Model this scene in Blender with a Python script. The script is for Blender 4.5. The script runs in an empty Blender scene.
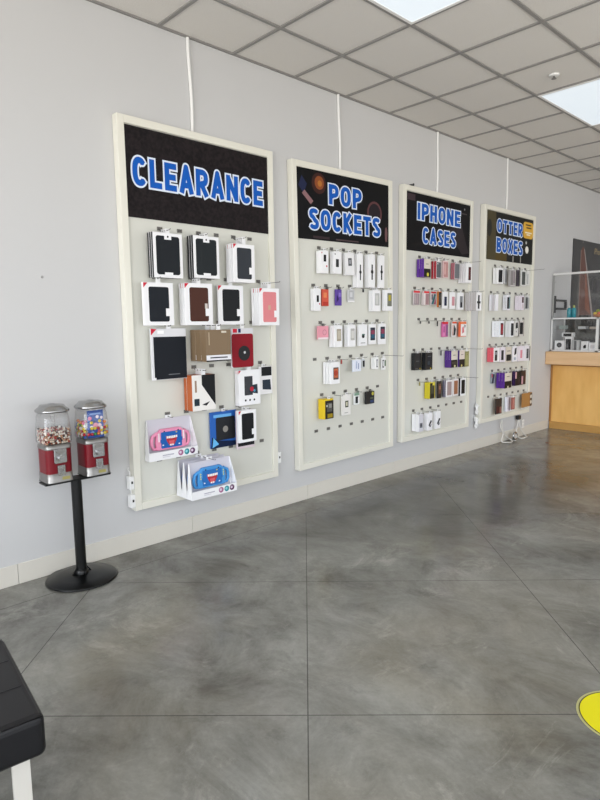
import bpy, bmesh, math, random
from mathutils import Vector, Matrix
random.seed(7)
sc = bpy.context.scene
COL = sc.collection
PI = math.pi

# ------------------------------------------------------------------ materials
def lin(c):
    return c/12.92 if c <= .04045 else ((c+.055)/1.055)**2.4
def rgb(h):
    h = h.lstrip('#')
    return tuple(lin(int(h[i:i+2], 16)/255) for i in (0, 2, 4)) + (1,)
MATS = {}
def mat(name, h, rough=.5, metal=0., spec=.5, coat=0., bump=0., bscale=200.):
    if name in MATS: return MATS[name]
    m = bpy.data.materials.new(name); m.use_nodes = True
    b = m.node_tree.nodes['Principled BSDF']
    b.inputs['Base Color'].default_value = rgb(h)
    b.inputs['Roughness'].default_value = rough
    b.inputs['Metallic'].default_value = metal
    b.inputs['Specular IOR Level'].default_value = spec
    b.inputs['Coat Weight'].default_value = coat
    nt = m.node_tree
    tc = nt.nodes.new('ShaderNodeTexCoord')
    if bump:
        n = nt.nodes.new('ShaderNodeTexNoise'); n.inputs['Scale'].default_value = bscale
        n.inputs['Detail'].default_value = 3
        bp = nt.nodes.new('ShaderNodeBump'); bp.inputs['Strength'].default_value = bump
        bp.inputs['Distance'].default_value = .002
        nt.links.new(tc.outputs['Object'], n.inputs['Vector'])
        nt.links.new(n.outputs['Fac'], bp.inputs['Height'])
        nt.links.new(bp.outputs['Normal'], b.inputs['Normal'])
    MATS[name] = m
    return m
def print_mat(h):
    return mat('print_'+h, h, .5, spec=.22)
def mottled(name, c1, c2, scale, rough=.6, stretch=(1, 1, 1), detail=4, p0=.35, p1=.65, spec=.5):
    m = mat(name, c1, rough, spec=spec)
    nt = m.node_tree; b = nt.nodes['Principled BSDF']
    tc = nt.nodes.new('ShaderNodeTexCoord'); mp = nt.nodes.new('ShaderNodeMapping')
    mp.inputs['Scale'].default_value = stretch
    n = nt.nodes.new('ShaderNodeTexNoise'); n.inputs['Scale'].default_value = scale
    n.inputs['Detail'].default_value = detail
    r = nt.nodes.new('ShaderNodeValToRGB')
    r.color_ramp.elements[0].position = p0; r.color_ramp.elements[0].color = rgb(c1)
    r.color_ramp.elements[1].position = p1; r.color_ramp.elements[1].color = rgb(c2)
    nt.links.new(tc.outputs['Object'], mp.inputs['Vector']); nt.links.new(mp.outputs['Vector'], n.inputs['Vector'])
    nt.links.new(n.outputs['Fac'], r.inputs['Fac']); nt.links.new(r.outputs['Color'], b.inputs['Base Color'])
    return m
def thin_glass(name, tint='#fdfdfd', fac=.05, rough=.02):
    m = bpy.data.materials.new(name); m.use_nodes = True
    nt = m.node_tree; nt.nodes.clear()
    o = nt.nodes.new('ShaderNodeOutputMaterial'); mx = nt.nodes.new('ShaderNodeMixShader')
    t = nt.nodes.new('ShaderNodeBsdfTransparent'); t.inputs['Color'].default_value = rgb(tint)
    g = nt.nodes.new('ShaderNodeBsdfGlossy'); g.inputs['Roughness'].default_value = rough
    f = nt.nodes.new('ShaderNodeLayerWeight'); f.inputs['Blend'].default_value = .5
    pw = nt.nodes.new('ShaderNodeMath'); pw.operation = 'POWER'; pw.inputs[1].default_value = 4
    ad = nt.nodes.new('ShaderNodeMath'); ad.operation = 'MULTIPLY_ADD'; ad.inputs[1].default_value = .6; ad.inputs[2].default_value = fac
    nt.links.new(f.outputs['Facing'], pw.inputs[0]); nt.links.new(pw.outputs[0], ad.inputs[0]); nt.links.new(ad.outputs[0], mx.inputs[0])
    nt.links.new(t.outputs[0], mx.inputs[1]); nt.links.new(g.outputs[0], mx.inputs[2])
    nt.links.new(mx.outputs[0], o.inputs[0])
    return m
def emit(name, h, s):
    m = bpy.data.materials.new(name); m.use_nodes = True
    b = m.node_tree.nodes['Principled BSDF']
    b.inputs['Base Color'].default_value = (.6, .6, .6, 1)
    b.inputs['Emission Color'].default_value = rgb(h); b.inputs['Emission Strength'].default_value = s
    return m

M_wall = mat('painted_wall', '#c6c6c6', .75, spec=.25, bump=.05, bscale=90)
M_base = mat('vinyl_baseboard', '#d3cfc5', .5, bump=.03)
M_tile = mottled('ceiling_tile', '#d3d0cb', '#dfdcd7', 160, .9, detail=3, spec=.1)
M_grid = mat('ceiling_grid', '#8b8986', .5)
M_frame = mat('board_frame', '#e2e0d4', .4)
M_panel = mat('board_panel', '#d3d3ca', .45)
M_plate = mottled('plate_metal', '#565450', '#8d8a84', 220, .45)
M_wire = mat('wire_metal', '#2f2e2d', .45, metal=.2)
M_white = mat('white_card', '#eeeef0', .45)
M_plas = mat('white_plastic', '#ececea', .35)
M_blackp = mat('black_plastic', '#17181a', .4)
M_chrome = mat('chrome', '#a9a9a9', .22, metal=.95)
M_steel = mat('brushed_steel', '#8f8d8a', .35, metal=.85)
M_alu = mat('aluminium', '#e0e0de', .4, metal=.1)
M_red = mat('red_enamel', '#6d0817', .35, spec=.3)
M_blackenamel = mat('black_enamel', '#050607', .3, spec=.35)
M_leather = mat('black_leather', '#121215', .42, spec=.35, bump=.12, bscale=350)
M_glass = thin_glass('clear_glass')
M_acrylic = thin_glass('clear_acrylic', '#fcfcfc', .04)
M_lettwhite = mat('letter_white', '#dbe4f2', .55, spec=.2)
M_lettblue = mat('letter_blue', '#1059b6', .55, spec=.2)
M_maple = mottled('maple_panel', '#dfaa5b', '#eebd70', 5, .45, (1, 1.2, .35), 6)
M_mapletop = mottled('maple_edge', '#d9b183', '#e3bd91', 8, .45, (1, .25, 2.5), 5)

# concrete floor with sawn joints
def concrete():
    m = bpy.data.materials.new('polished_concrete'); m.use_nodes = True
    nt = m.node_tree; N = nt.nodes; Lk = nt.links.new
    b = N['Principled BSDF']
    geo = N.new('ShaderNodeNewGeometry'); sep = N.new('ShaderNodeSeparateXYZ')
    Lk(geo.outputs['Position'], sep.inputs[0])
    def noise(scale, detail, rough=.55, dist=0., st=(1, 1, 1)):
        mp = N.new('ShaderNodeMapping'); mp.inputs['Scale'].default_value = st
        mp.inputs['Rotation'].default_value = (0, 0, .6)
        n = N.new('ShaderNodeTexNoise'); n.inputs['Scale'].default_value = scale
        n.inputs['Detail'].default_value = detail; n.inputs['Roughness'].default_value = rough
        n.inputs['Distortion'].default_value = dist
        Lk(geo.outputs['Position'], mp.inputs[0]); Lk(mp.outputs[0], n.inputs['Vector'])
        return n.outputs['Fac']
    def ramp(f, a, b_, p0, p1):
        r = N.new('ShaderNodeValToRGB'); e = r.color_ramp.elements
        e[0].position = p0; e[1].position = p1; e[0].color = a; e[1].color = b_
        Lk(f, r.inputs[0]); return r.outputs[0]
    def mix(f, a, b_, mode='MIX'):
        x = N.new('ShaderNodeMix'); x.data_type = 'RGBA'; x.blend_type = mode
        if isinstance(f, float): x.inputs[0].default_value = f
        else: Lk(f, x.inputs[0])
        for s, v in ((6, a), (7, b_)):
            if isinstance(v, tuple): x.inputs[s].default_value = v
            else: Lk(v, x.inputs[s])
        return x.outputs[2]
    def math_(op, a, b_=None):
        x = N.new('ShaderNodeMath'); x.operation = op
        for i, v in enumerate((a, b_)):
            if v is None: continue
            if isinstance(v, (int, float)): x.inputs[i].default_value = v
            else: Lk(v, x.inputs[i])
        return x.outputs[0]
    c = ramp(noise(1.0, 10, .68, .35), rgb('#61605a'), rgb('#90908a'), .36, .64)
    c2 = ramp(noise(2.6, 11, .74, .5, (1, .7, 1)), rgb('#4d4a43'), rgb('#a0a09a'), .36, .64)
    c = mix(.5, c, c2)
    tan = ramp(noise(.9, 4, .5, .5), (0, 0, 0, 1), (1, 1, 1, 1), .5, .72)
    tanf = math_('MULTIPLY', tan, .35)
    c = mix(tanf, c, rgb('#8a8069'))
    streak = ramp(noise(1.9, 12, .8, .9, (.8, 1.2, 1)), (0, 0, 0, 1), (1, 1, 1, 1), .56, .74)
    c = mix(math_('MULTIPLY', streak, .5), c, rgb('#c0beb4'))
    dk = ramp(noise(3.7, 11, .76, .6), (0, 0, 0, 1), (1, 1, 1, 1), .55, .70)
    c = mix(math_('MULTIPLY', dk, .42), c, rgb('#4f4e49'))
    c = mix(math_('MULTIPLY', ramp(noise(60, 4), (0, 0, 0, 1), (1, 1, 1, 1), .35, .7), .10), c, rgb('#4b4a46'))
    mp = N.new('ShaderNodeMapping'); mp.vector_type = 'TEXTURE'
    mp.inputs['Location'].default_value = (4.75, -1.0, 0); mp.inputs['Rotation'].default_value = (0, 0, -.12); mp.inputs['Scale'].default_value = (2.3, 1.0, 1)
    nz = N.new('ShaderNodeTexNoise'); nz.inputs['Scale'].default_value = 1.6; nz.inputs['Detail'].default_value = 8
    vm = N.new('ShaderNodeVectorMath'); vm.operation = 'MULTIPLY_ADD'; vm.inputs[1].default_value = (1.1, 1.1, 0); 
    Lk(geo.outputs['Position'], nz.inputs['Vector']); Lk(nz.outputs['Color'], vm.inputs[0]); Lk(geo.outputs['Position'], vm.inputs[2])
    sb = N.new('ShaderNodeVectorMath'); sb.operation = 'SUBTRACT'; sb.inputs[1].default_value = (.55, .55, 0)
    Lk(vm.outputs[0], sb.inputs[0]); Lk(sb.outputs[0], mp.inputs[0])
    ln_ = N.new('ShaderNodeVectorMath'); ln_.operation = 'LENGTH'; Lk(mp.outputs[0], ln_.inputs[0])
    dim_patch = ramp(ln_.outputs['Value'], (1, 1, 1, 1), (0, 0, 0, 1), .55, 1.15)  # dimmer floor by the wall: light fall-off painted into the concrete colour
    c = mix(math_('MULTIPLY', dim_patch, .62), c, rgb('#45443f'))
    # joints: two diagonal families away from the wall, one parallel to it
    def band(v, pitch, off, w):
        t = math_('SUBTRACT', v, off - pitch*20)
        t = math_('MODULO', t, pitch)
        t = math_('SUBTRACT', t, pitch/2)
        t = math_('ABSOLUTE', t)
        return math_('GREATER_THAN', t, pitch/2 - w)
    dxy = math_('SUBTRACT', sep.outputs[0], math_('MULTIPLY', sep.outputs[1], .969))
    sxy = math_('ADD', sep.outputs[0], math_('MULTIPLY', sep.outputs[1], 1.02))
    g = math_('MAXIMUM', band(dxy, 1.772, 3.522, .0032), band(sxy, 1.746, 1.113, .0032))
    g = math_('MULTIPLY', g, math_('LESS_THAN', sep.outputs[1], -.275))
    wl = math_('LESS_THAN', math_('ABSOLUTE', math_('ADD', sep.outputs[1], .275)), .0026)
    g = math_('MAXIMUM', g, wl)
    c = mix(math_('MULTIPLY', g, .7), c, rgb('#2c2b29'))
    Lk(c, b.inputs['Base Color'])
    ro = ramp(noise(2.2, 6, .6, .6), (.10, .10, .10, 1), (.26, .26, .26, 1), .3, .7)
    Lk(ro, b.inputs['Roughness'])
    b.inputs['Specular IOR Level'].default_value = .27
    bp = N.new('ShaderNodeBump'); bp.inputs['Strength'].default_value = .06; bp.inputs['Distance'].default_value = .01
    Lk(noise(7, 4), bp.inputs['Height']); Lk(bp.outputs[0], b.inputs['Normal'])
    return m
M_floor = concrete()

# ------------------------------------------------------------------ mesh tools
class MB:
    """collects geometry of one part; build() links it as ONE mesh object"""
    def __init__(s): s.v = []; s.f = []; s.m = []; s.mats = []; s.sm = []
    def mi(s, m):
        if m not in s.mats: s.mats.append(m)
        return s.mats.index(m)
    def add(s, vs, fs, m, smooth=False):
        o = len(s.v); i = s.mi(m)
        s.v += [tuple(v) for v in vs]
        for f in fs: s.f.append([o+k for k in f]); s.m.append(i); s.sm.append(smooth)
        return s
    def box(s, x0, x1, y0, y1, z0, z1, m):
        x0, x1 = min(x0, x1), max(x0, x1); y0, y1 = min(y0, y1), max(y0, y1); z0, z1 = min(z0, z1), max(z0, z1)
        vs = [(x0,y0,z0),(x1,y0,z0),(x1,y1,z0),(x0,y1,z0),(x0,y0,z1),(x1,y0,z1),(x1,y1,z1),(x0,y1,z1)]
        return s.add(vs, [(0,3,2,1),(4,5,6,7),(0,1,5,4),(1,2,6,5),(2,3,7,6),(3,0,4,7)], m)
    def prism(s, pts, y0, y1, m, smooth=False):
        """polygon in x,z extruded from y0 (front) to y1 (back)"""
        n = len(pts); vs = [(x, y0, z) for x, z in pts] + [(x, y1, z) for x, z in pts]
        fs = [tuple(range(n)), tuple(range(2*n-1, n-1, -1))]
        s.add(vs, fs, m)
        o = len(s.v)-2*n; i = s.mi(m)
        for k in range(n):
            q = (k+1) % n
            s.f.append([o+k, o+n+k, o+n+q, o+q]); s.m.append(i); s.sm.append(smooth)
        return s
    def lathe(s, prof, m, n=28, c=(0, 0, 0), sx=1, sy=1, power=2.0):
        """profile (r,z) turned about z; power>2 squares the section"""
        vs = []; fs = []
        for r, z in prof:
            for k in range(n):
                a = 2*PI*(k+.5)/n; ca, sa = math.cos(a), math.sin(a)
                q = (abs(ca)**power+abs(sa)**power)**(-1/power)
                vs.append((c[0]+r*q*ca*sx, c[1]+r*q*sa*sy, c[2]+z))
        for j in range(len(prof)-1):
            for k in range(n):
                a, b = j*n+k, j*n+(k+1) % n
                fs.append((a, b, b+n, a+n))
        s.add(vs, fs, m, True)
        if prof[0][0] > 1e-5: s.add([vs[k] for k in range(n)], [tuple(range(n-1, -1, -1))], m)
        if prof[-1][0] > 1e-5: s.add([vs[(len(prof)-1)*n+k] for k in range(n)], [tuple(range(n))], m)
        return s
    def tube(s, pts, r, m, n=8, cap=True):
        pts = [Vector(p) for p in pts]; vs = []; fs = []
        up = Vector((.13, .21, .97)).normalized(); prev = None
        for i, p in enumerate(pts):
            d = (pts[min(i+1, len(pts)-1)] - pts[max(i-1, 0)]).normalized()
            if prev is None: prev = d.orthogonal().normalized()
            a = (prev - d*prev.dot(d)).normalized(); prev = a; b = d.cross(a)
            for k in range(n):
                t = 2*PI*k/n; vs.append(p + a*(r*math.cos(t)) + b*(r*math.sin(t)))
        for i in range(len(pts)-1):
            for k in range(n):
                q = (k+1) % n; fs.append((i*n+k, i*n+q, (i+1)*n+q, (i+1)*n+k))
        s.add(vs, fs, m, True)
        if cap:
            s.add([vs[k] for k in range(n)], [tuple(range(n-1, -1, -1))], m)
            s.add([vs[-n+k] for k in range(n)], [tuple(range(n))], m)
        return s
    def disc(s, x, z, r, y, m, n=16, rz=None):
        rz = rz or r
        return s.add([(x+r*math.cos(2*PI*k/n), y, z+rz*math.sin(2*PI*k/n)) for k in range(n)], [tuple(range(n))], m)
    def quad(s, x0, z0, x1, z1, y, m):
        return s.add([(x0, y, z0), (x1, y, z0), (x1, y, z1), (x0, y, z1)], [(0, 1, 2, 3)], m)
    def mesh(s, name):
        me = bpy.data.meshes.new(name); me.from_pydata(s.v, [], s.f)
        for m in s.mats: me.materials.append(m)
        for p, i, sm in zip(me.polygons, s.m, s.sm): p.material_index = i; p.use_smooth = sm
        me.update(); return me
    def build(s, name, parent=None, loc=None, bevel=0., seg=2):
        o = bpy.data.objects.new(name, s.mesh(name)); COL.objects.link(o)
        if parent: o.parent = parent
        if loc: o.location = loc
        if bevel:
            bv = o.modifiers.new('bevel', 'BEVEL'); bv.width = bevel; bv.segments = seg
            bv.limit_method = 'ANGLE'; bv.angle_limit = .6
        return o
def rounded(x0, z0, x1, z1, r, n=4):
    pts = []
    for cx, cz, a0 in ((x1-r, z0+r, -90), (x1-r, z1-r, 0), (x0+r, z1-r, 90), (x0+r, z0+r, 180)):
        for k in range(n+1):
            a = math.radians(a0+90*k/n); pts.append((cx+r*math.cos(a), cz+r*math.sin(a)))
    return pts
def build_clusters(mb, name, parent, loc=None):
    """one object for each separate printed motif (pieces whose outlines touch stay together)"""
    par = {}
    def find(a):
        while par.setdefault(a, a) != a: a = par[a]
        return a
    for f in mb.f:
        for k in f[1:]: par[find(k)] = find(f[0])
    isl = {}
    for i, f in enumerate(mb.f): isl.setdefault(find(f[0]), []).append(i)
    gr_ = []
    for fs in isl.values():
        vs = [mb.v[k] for i in fs for k in mb.f[i]]
        bb_ = [min(v[0] for v in vs), max(v[0] for v in vs), min(v[2] for v in vs), max(v[2] for v in vs)]; fs = list(fs)
        for q in gr_[:]:
            o_ = q[0]
            if bb_[0] <= o_[1]+.01 and o_[0] <= bb_[1]+.01 and bb_[2] <= o_[3]+.01 and o_[2] <= bb_[3]+.01:
                bb_ = [min(bb_[0], o_[0]), max(bb_[1], o_[1]), min(bb_[2], o_[2]), max(bb_[3], o_[3])]; fs += q[1]; gr_.remove(q)
        gr_.append((bb_, fs))
    for _, fs in gr_:
        m2 = MB()
        for i in sorted(fs): m2.add([mb.v[k] for k in mb.f[i]], [tuple(range(len(mb.f[i])))], mb.mats[mb.m[i]])
        m2.build(name, parent, loc)
def tag(o, label, cat, group=None, kind=None):
    o['label'] = label; o['category'] = cat
    if group: o['group'] = group
    if kind: o['kind'] = kind
    return o
def empty(name, loc, rz=0):
    o = bpy.data.objects.new(name, None); COL.objects.link(o); o.location = loc
    o.rotation_euler = (0, 0, rz); o.empty_display_size = .05
    return o
def struct(o): o['kind'] = 'structure'; return o
def children(o): return [c for c in COL.objects if c.parent == o]
def copy_tree(o, kids, parent=None):
    c = o.copy(); COL.objects.link(c); c.parent = parent
    for k, sub in kids: copy_tree(k, sub, c)
    return c

# ------------------------------------------------------------------ room shell
H = 3.477
XL, XR, YF = -2.3, 12.6, -5.6
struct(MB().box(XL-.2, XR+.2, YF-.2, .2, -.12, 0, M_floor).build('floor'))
struct(MB().box(XL-.2, XR+.2, YF-.2, .2, H+.004, H+.1, M_tile).build('ceiling'))
struct(MB().box(XL-.2, XR+.2, 0, .2, 0, H+.1, M_wall).build('wall_back'))
struct(MB().box(XR, XR+.2, YF, 0, 0, H+.004, M_wall).build('wall_right'))
# storefront on the left and behind the camera: low kerb, piers and header, glazed bays between
wl = MB().box(XL-.2, XL, YF, 0, 0, .12, M_wall).box(XL-.2, XL, YF, 0, 3.05, H+.004, M_wall)
bays_l = [(-.45, -2.9), (-3.05, -5.5)]
edges = [0] + [v for b in bays_l for v in b] + [YF]
for a, b in zip(edges[0::2], edges[1::2]): wl.box(XL-.2, XL, b, a, .12, 3.05, M_wall)
struct(wl.build('wall_left'))
wf = MB().box(XL-.2, XR+.2, YF-.2, YF, 0, .12, M_wall).box(XL-.2, XR+.2, YF-.2, YF, 3.05, H+.004, M_wall)
bays_f = [(-2.0, .4), (.6, 3.0), (3.2, 5.6), (5.8, 8.2), (8.4, 10.2)]
edges = [XL-.2] + [v for b in bays_f for v in b] + [XR+.2]
for a, b in zip(edges[0::2], edges[1::2]): wf.box(a, b, YF-.2, YF, .12, 3.05, M_wall)
struct(wf.build('wall_front'))
wn = 0
def window(axis, a, b):
    global wn; wn += 1
    lo, hi = min(a, b), max(a, b); fr = MB(); gl = MB(); t = .05
    def bx(mb, u0, u1, z0, z1, m, d0, d1):
        if axis == 'x': mb.box(XL-.1+d0, XL-.1+d1, u0, u1, z0, z1, m)
        else: mb.box(u0, u1, YF-.1+d0, YF-.1+d1, z0, z1, m)
    for u0, u1, z0, z1 in ((lo, lo+t, .12, 3.05), (hi-t, hi, .12, 3.05), (lo, hi, .12, .12+t), (lo, hi, 3.05-t, 3.05), (lo, hi, 2.2, 2.2+t)):
        bx(fr, u0, u1, z0, z1, M_alu, -.03, .03)
    o = struct(fr.build('window_%d' % wn))
    bx(gl, lo+t, hi-t, .12+t, 3.0, M_glass, -.003, .003)
    gl.build('pane', o)
for a, b in bays_l: window('x', a, b)
for a, b in bays_f: window('y', a, b)
# baseboard with butt joints
bb = MB(); xs = [XL, -.11, 1.109, 2.341, 3.537, 4.76, 5.98, 7.2, 8.365]
for a, b in zip(xs[:-1], xs[1:]): bb.box(a+.0012, b-.0012, -.009, 0, .001, .125, M_base)
struct(bb.build('baseboard_back', bevel=.002))
struct(MB().box(8.95, XR, -.009, 0, .001, .125, M_base).build('baseboard_right'))
# ceiling grid of tee bars, 24 inch square
gr = MB(); k = -8
while 2.221+.6096*k < XR:
    x = 2.221+.6096*k
    if x > XL: gr.box(x-.0125, x+.0125, YF, 0, H-.005, H+.0035, M_grid)
    k += 1
k = 0
while -.525-.608*k > YF:
    y = -.525-.608*k; gr.box(XL, XR, y-.0125, y+.0125, H-.0055, H+.003, M_grid); k += 1
gr.box(XL, XR, -.022, 0, H-.006, H+.003, M_grid)
struct(gr.build('trim_1'))

# ------------------------------------------------------------------ ceiling lights and sprinkler
M_diff = emit('light_diffuser', '#dcebf6', .42)
def ceiling_light(x0, y1, label):
    t = empty('ceiling_light', (x0+.61, y1-.304, H-.006))
    f = MB(); w, d = .597, .292
    for a, b, c, e in ((-w, w, -d, -d+.022), (-w, w, d-.022, d), (-w, -w+.022, -d+.022, d-.022), (w-.022, w, -d+.022, d-.022)):
        f.box(a, b, c, e, -.004, .003, M_plas)
    f.build('frame', t)
    MB().box(-w+.022, w-.022, -d+.022, d-.022, -.001, .003, M_diff).build('diffuser', t)
    return tag(t, label, 'ceiling light', 'recessed ceiling light panels')
ceiling_light(2.221, -1.133, 'lit white ceiling light panel cut off by the top edge of the photo')
ceiling_light(5.269, -1.133, 'lit white ceiling light panel beside the fire sprinkler, at the right edge')
for x0, y1, lb in ((2.221, -3.565, 'lit ceiling light panel high above the viewer'), (5.269, -3.565, 'lit ceiling light panel high above the shop floor'),
                   (8.317, -1.133, 'lit ceiling light panel high above the wooden counter')):
    ceiling_light(x0, y1, lb)
sp = empty('fire_sprinkler', (4.96, -1.425, H))
MB().lathe([(.040, .003), (.042, -.003), (.036, -.008), (.014, -.009)], M_plas).build('escutcheon', sp)
MB().lathe([(.009, -.009), (.009, -.018), (.012, -.020)], M_steel, 12).build('body', sp)
MB().lathe([(.020, -.0285), (.020, -.0305)], M_steel, 16).tube([(.010, 0, -.018), (.014, 0, -.029)], .0025, M_steel).tube([(-.010, 0, -.018), (-.014, 0, -.029)], .0025, M_steel).build('deflector', sp)
tag(sp, 'small white fire sprinkler head on the ceiling tile beside the light panel', 'sprinkler')
# ------------------------------------------------------------------ sign lettering: stroked capitals
def arc(cx, cz, rx, rz, a0, a1, n=14, pw=2.5):
    out = []
    for k in range(n+1):
        a = math.radians(a0+(a1-a0)*k/n); ca, sa = math.cos(a), math.sin(a)
        q = (abs(ca)**pw+abs(sa)**pw)**(-1/pw); out.append((cx+rx*q*ca, cz+rz*q*sa))
    return out
def glyphs(sw):
    m = sw/2; W = .60; r = W-m; t = 1-m; c = W/2; G = {}
    G['I'] = (sw, [[(m, 0), (m, 1)]])
    G['L'] = (W*.88, [[(m, 1), (m, m), (W*.88, m)]])
    G['E'] = (W*.9, [[(W*.9, t), (m, t), (m, m), (W*.9, m)], [(m, .5), (W*.84, .5)]])
    G['T'] = (W*.95, [[(0, t), (W*.95, t)], [(W*.475, t), (W*.475, 0)]])
    G['H'] = (W, [[(m, 0), (m, 1)], [(r, 0), (r, 1)], [(m, .5), (r, .5)]])
    G['N'] = (W*1.05, [[(m, 0), (m, 1)], [(r+.03, 0), (r+.03, 1)], [(m, 1-m*.7), (r+.03, m*.7)]])
    G['A'] = (W*1.1, [[(m*.85, 0), (c*1.1, 1-m*.4), (W*1.1-m*.85, 0)], [(.2, .30), (W*1.1-.2, .30)]])
    G['K'] = (W*1.03, [[(m, 0), (m, 1)], [(m+.02, .42), (r+.01, 1)], [(m+.10, .5), (r+.03, 0)]])
    G['X'] = (W*1.05, [[(m*.85, 0), (W*1.05-m*.85, 1)], [(m*.85, 1), (W*1.05-m*.85, 0)]])
    G['O'] = (W*1.08, [arc(c*1.08, .5, c*1.08-m, .5-m, 90, 450, 28)])
    G['C'] = (W*1.0, [arc(c, .5, c-m, .5-m, 42, 318, 22)])
    G['P'] = (W, [[(m, 0), (m, t), (c, t)] + arc(c*.98, .68, c*1.02-m, .32-m, 88, -88, 12) + [(m, .36+m*.1)]])
    G['R'] = (W*1.04, G['P'][1] + [[(c, .40), (W*1.04-m*.95, 0)]])
    G['B'] = (W, [[(m, 0), (m, t), (c*.9, t)] + arc(c*.9, .74, c-m, .26-m, 88, -88, 10) + [(m, .5)],
                  [(m, .5), (c*.9, .5)] + arc(c*.96, .26, c-m+.01, .26-m+.01, 88, -88, 10) + [(m, m), (m, .3)]])
    up = arc(c, .745, c-m, .255-m*.95, 35, 250, 14); lo = arc(c, .262, c-m, .262-m*.95, 68, -148, 14)
    G['S'] = (W*.98, [up + lo])
    return G
def stroke(out, pts, w, ext, place):
    """collects the convex pieces of one pen stroke"""
    n = len(pts); h = w/2
    for i in range(n-1):
        a = Vector(pts[i]); b = Vector(pts[i+1]); d = b-a
        if d.length < 1e-6: continue
        d.normalize(); nn = Vector((-d.y, d.x))
        if i == 0: a = a - d*ext
        if i == n-2: b = b + d*ext
        out.append([place(p) for p in (a+nn*h, a-nn*h, b-nn*h, b+nn*h)])
        if i < n-2:
            d2 = (Vector(pts[i+2])-Vector(pts[i+1])).normalized(); p = Vector(pts[i+1])
            if abs(d.dot(d2)) < .25: out.append([place(k) for k in (p-d*h-d2*h, p+d*h-d2*h, p+d*h+d2*h, p-d*h+d2*h)])
            else: out.append([place(p+Vector((math.cos(2*PI*k/16), math.sin(2*PI*k/16)))*h) for k in range(16)])
def fill(mb, polys, y, m, dz=.0014):
    """one clean sheet: the union of all pieces, in fine horizontal strips"""
    za = min(p[1] for q in polys for p in q); zb = max(p[1] for q in polys for p in q)
    bb = [(min(p[1] for p in q), max(p[1] for p in q), q) for q in polys]; z = za
    while z < zb:
        zm = z+dz/2; iv = []
        for lo, hi, q in bb:
            if not lo < zm < hi: continue
            xs = []
            for (xa, ya), (xb, yb) in zip(q, q[1:]+q[:1]):
                if (ya > zm) != (yb > zm): xs.append(xa+(xb-xa)*(zm-ya)/(yb-ya))
            if len(xs) >= 2: iv.append((min(xs), max(xs)))
        iv.sort(); cur = None
        for a, b in iv + [(1e9, 1e9)]:
            if cur and a <= cur[1]: cur[1] = max(cur[1], b)
            else:
                if cur: mb.quad(cur[0], z, cur[1], z+dz, y, m)
                cur = [a, b]
        z += dz
def lettering(mb, text, x0, x1, z0, z1, y, sw=.215, o=.066, gap=.125):
    G = glyphs(sw); tot = sum(G[c][0] for c in text) + gap*(len(text)-1)
    sx = (x1-x0)/tot; sz = z1-z0; u = 0; wh = []; bl = []
    for ch in text:
        w, strokes = G[ch]
        for s in strokes:
            pl = lambda p, u=u: (x0+(u+p[0])*sx, z0+p[1]*sz)
            stroke(wh, s, sw+2*o, o, pl); stroke(bl, s, sw, 0, pl)
        u += w+gap
    fill(mb, wh, y, M_lettwhite); fill(mb, bl, y-.0008, M_lettblue)

# ------------------------------------------------------------------ four display boards
SP = .15386
CX = [2.5295, 4.053, 5.499, 7.033]
LEAN = .0157     # the second board hangs a little crooked
BOARD = [(1.864, 3.152, .288, 2.848), (3.372, 4.668, .295, 2.845), (4.826, 6.112, .320, 2.858), (6.364, 7.650, .322, 2.864)]
def zrow(b, r): return 2.1723-.3127*r+(.018 if b > 1 else 0)
def hookx(b, r, k): return CX[b]+SP*(k-(2.5 if r % 2 == 0 else 3))-(LEAN*(zrow(b, r)-1.56) if b == 1 else 0)
def rowz(b, r, k=0): return zrow(b, r)+(LEAN*(hookx(b, r, k)-CX[1]) if b == 1 else 0)
M_sign = [mottled('sign_leather', '#0f0b0e', '#221b1d', 45, .6, detail=6, spec=.2), mat('sign_black', '#060609', .5, spec=.2),
          mat('sign_black_two', '#08070a', .5, spec=.2), mat('sign_dark', '#1c1c1a', .5, spec=.2)]
BLAB = ['tall white display board with blue CLEARANCE lettering, leftmost of the four',
        'tall white display board second from the left, POP above longer blue word on sign',
        'tall white display board third from the left, two blue words on black sign',
        'tall white display board furthest right, nearest the wooden counter']
SIGNZ = [(2.227, 2.794), (2.235, 2.795), (2.242, 2.803), (2.254, 2.810)]
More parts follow.
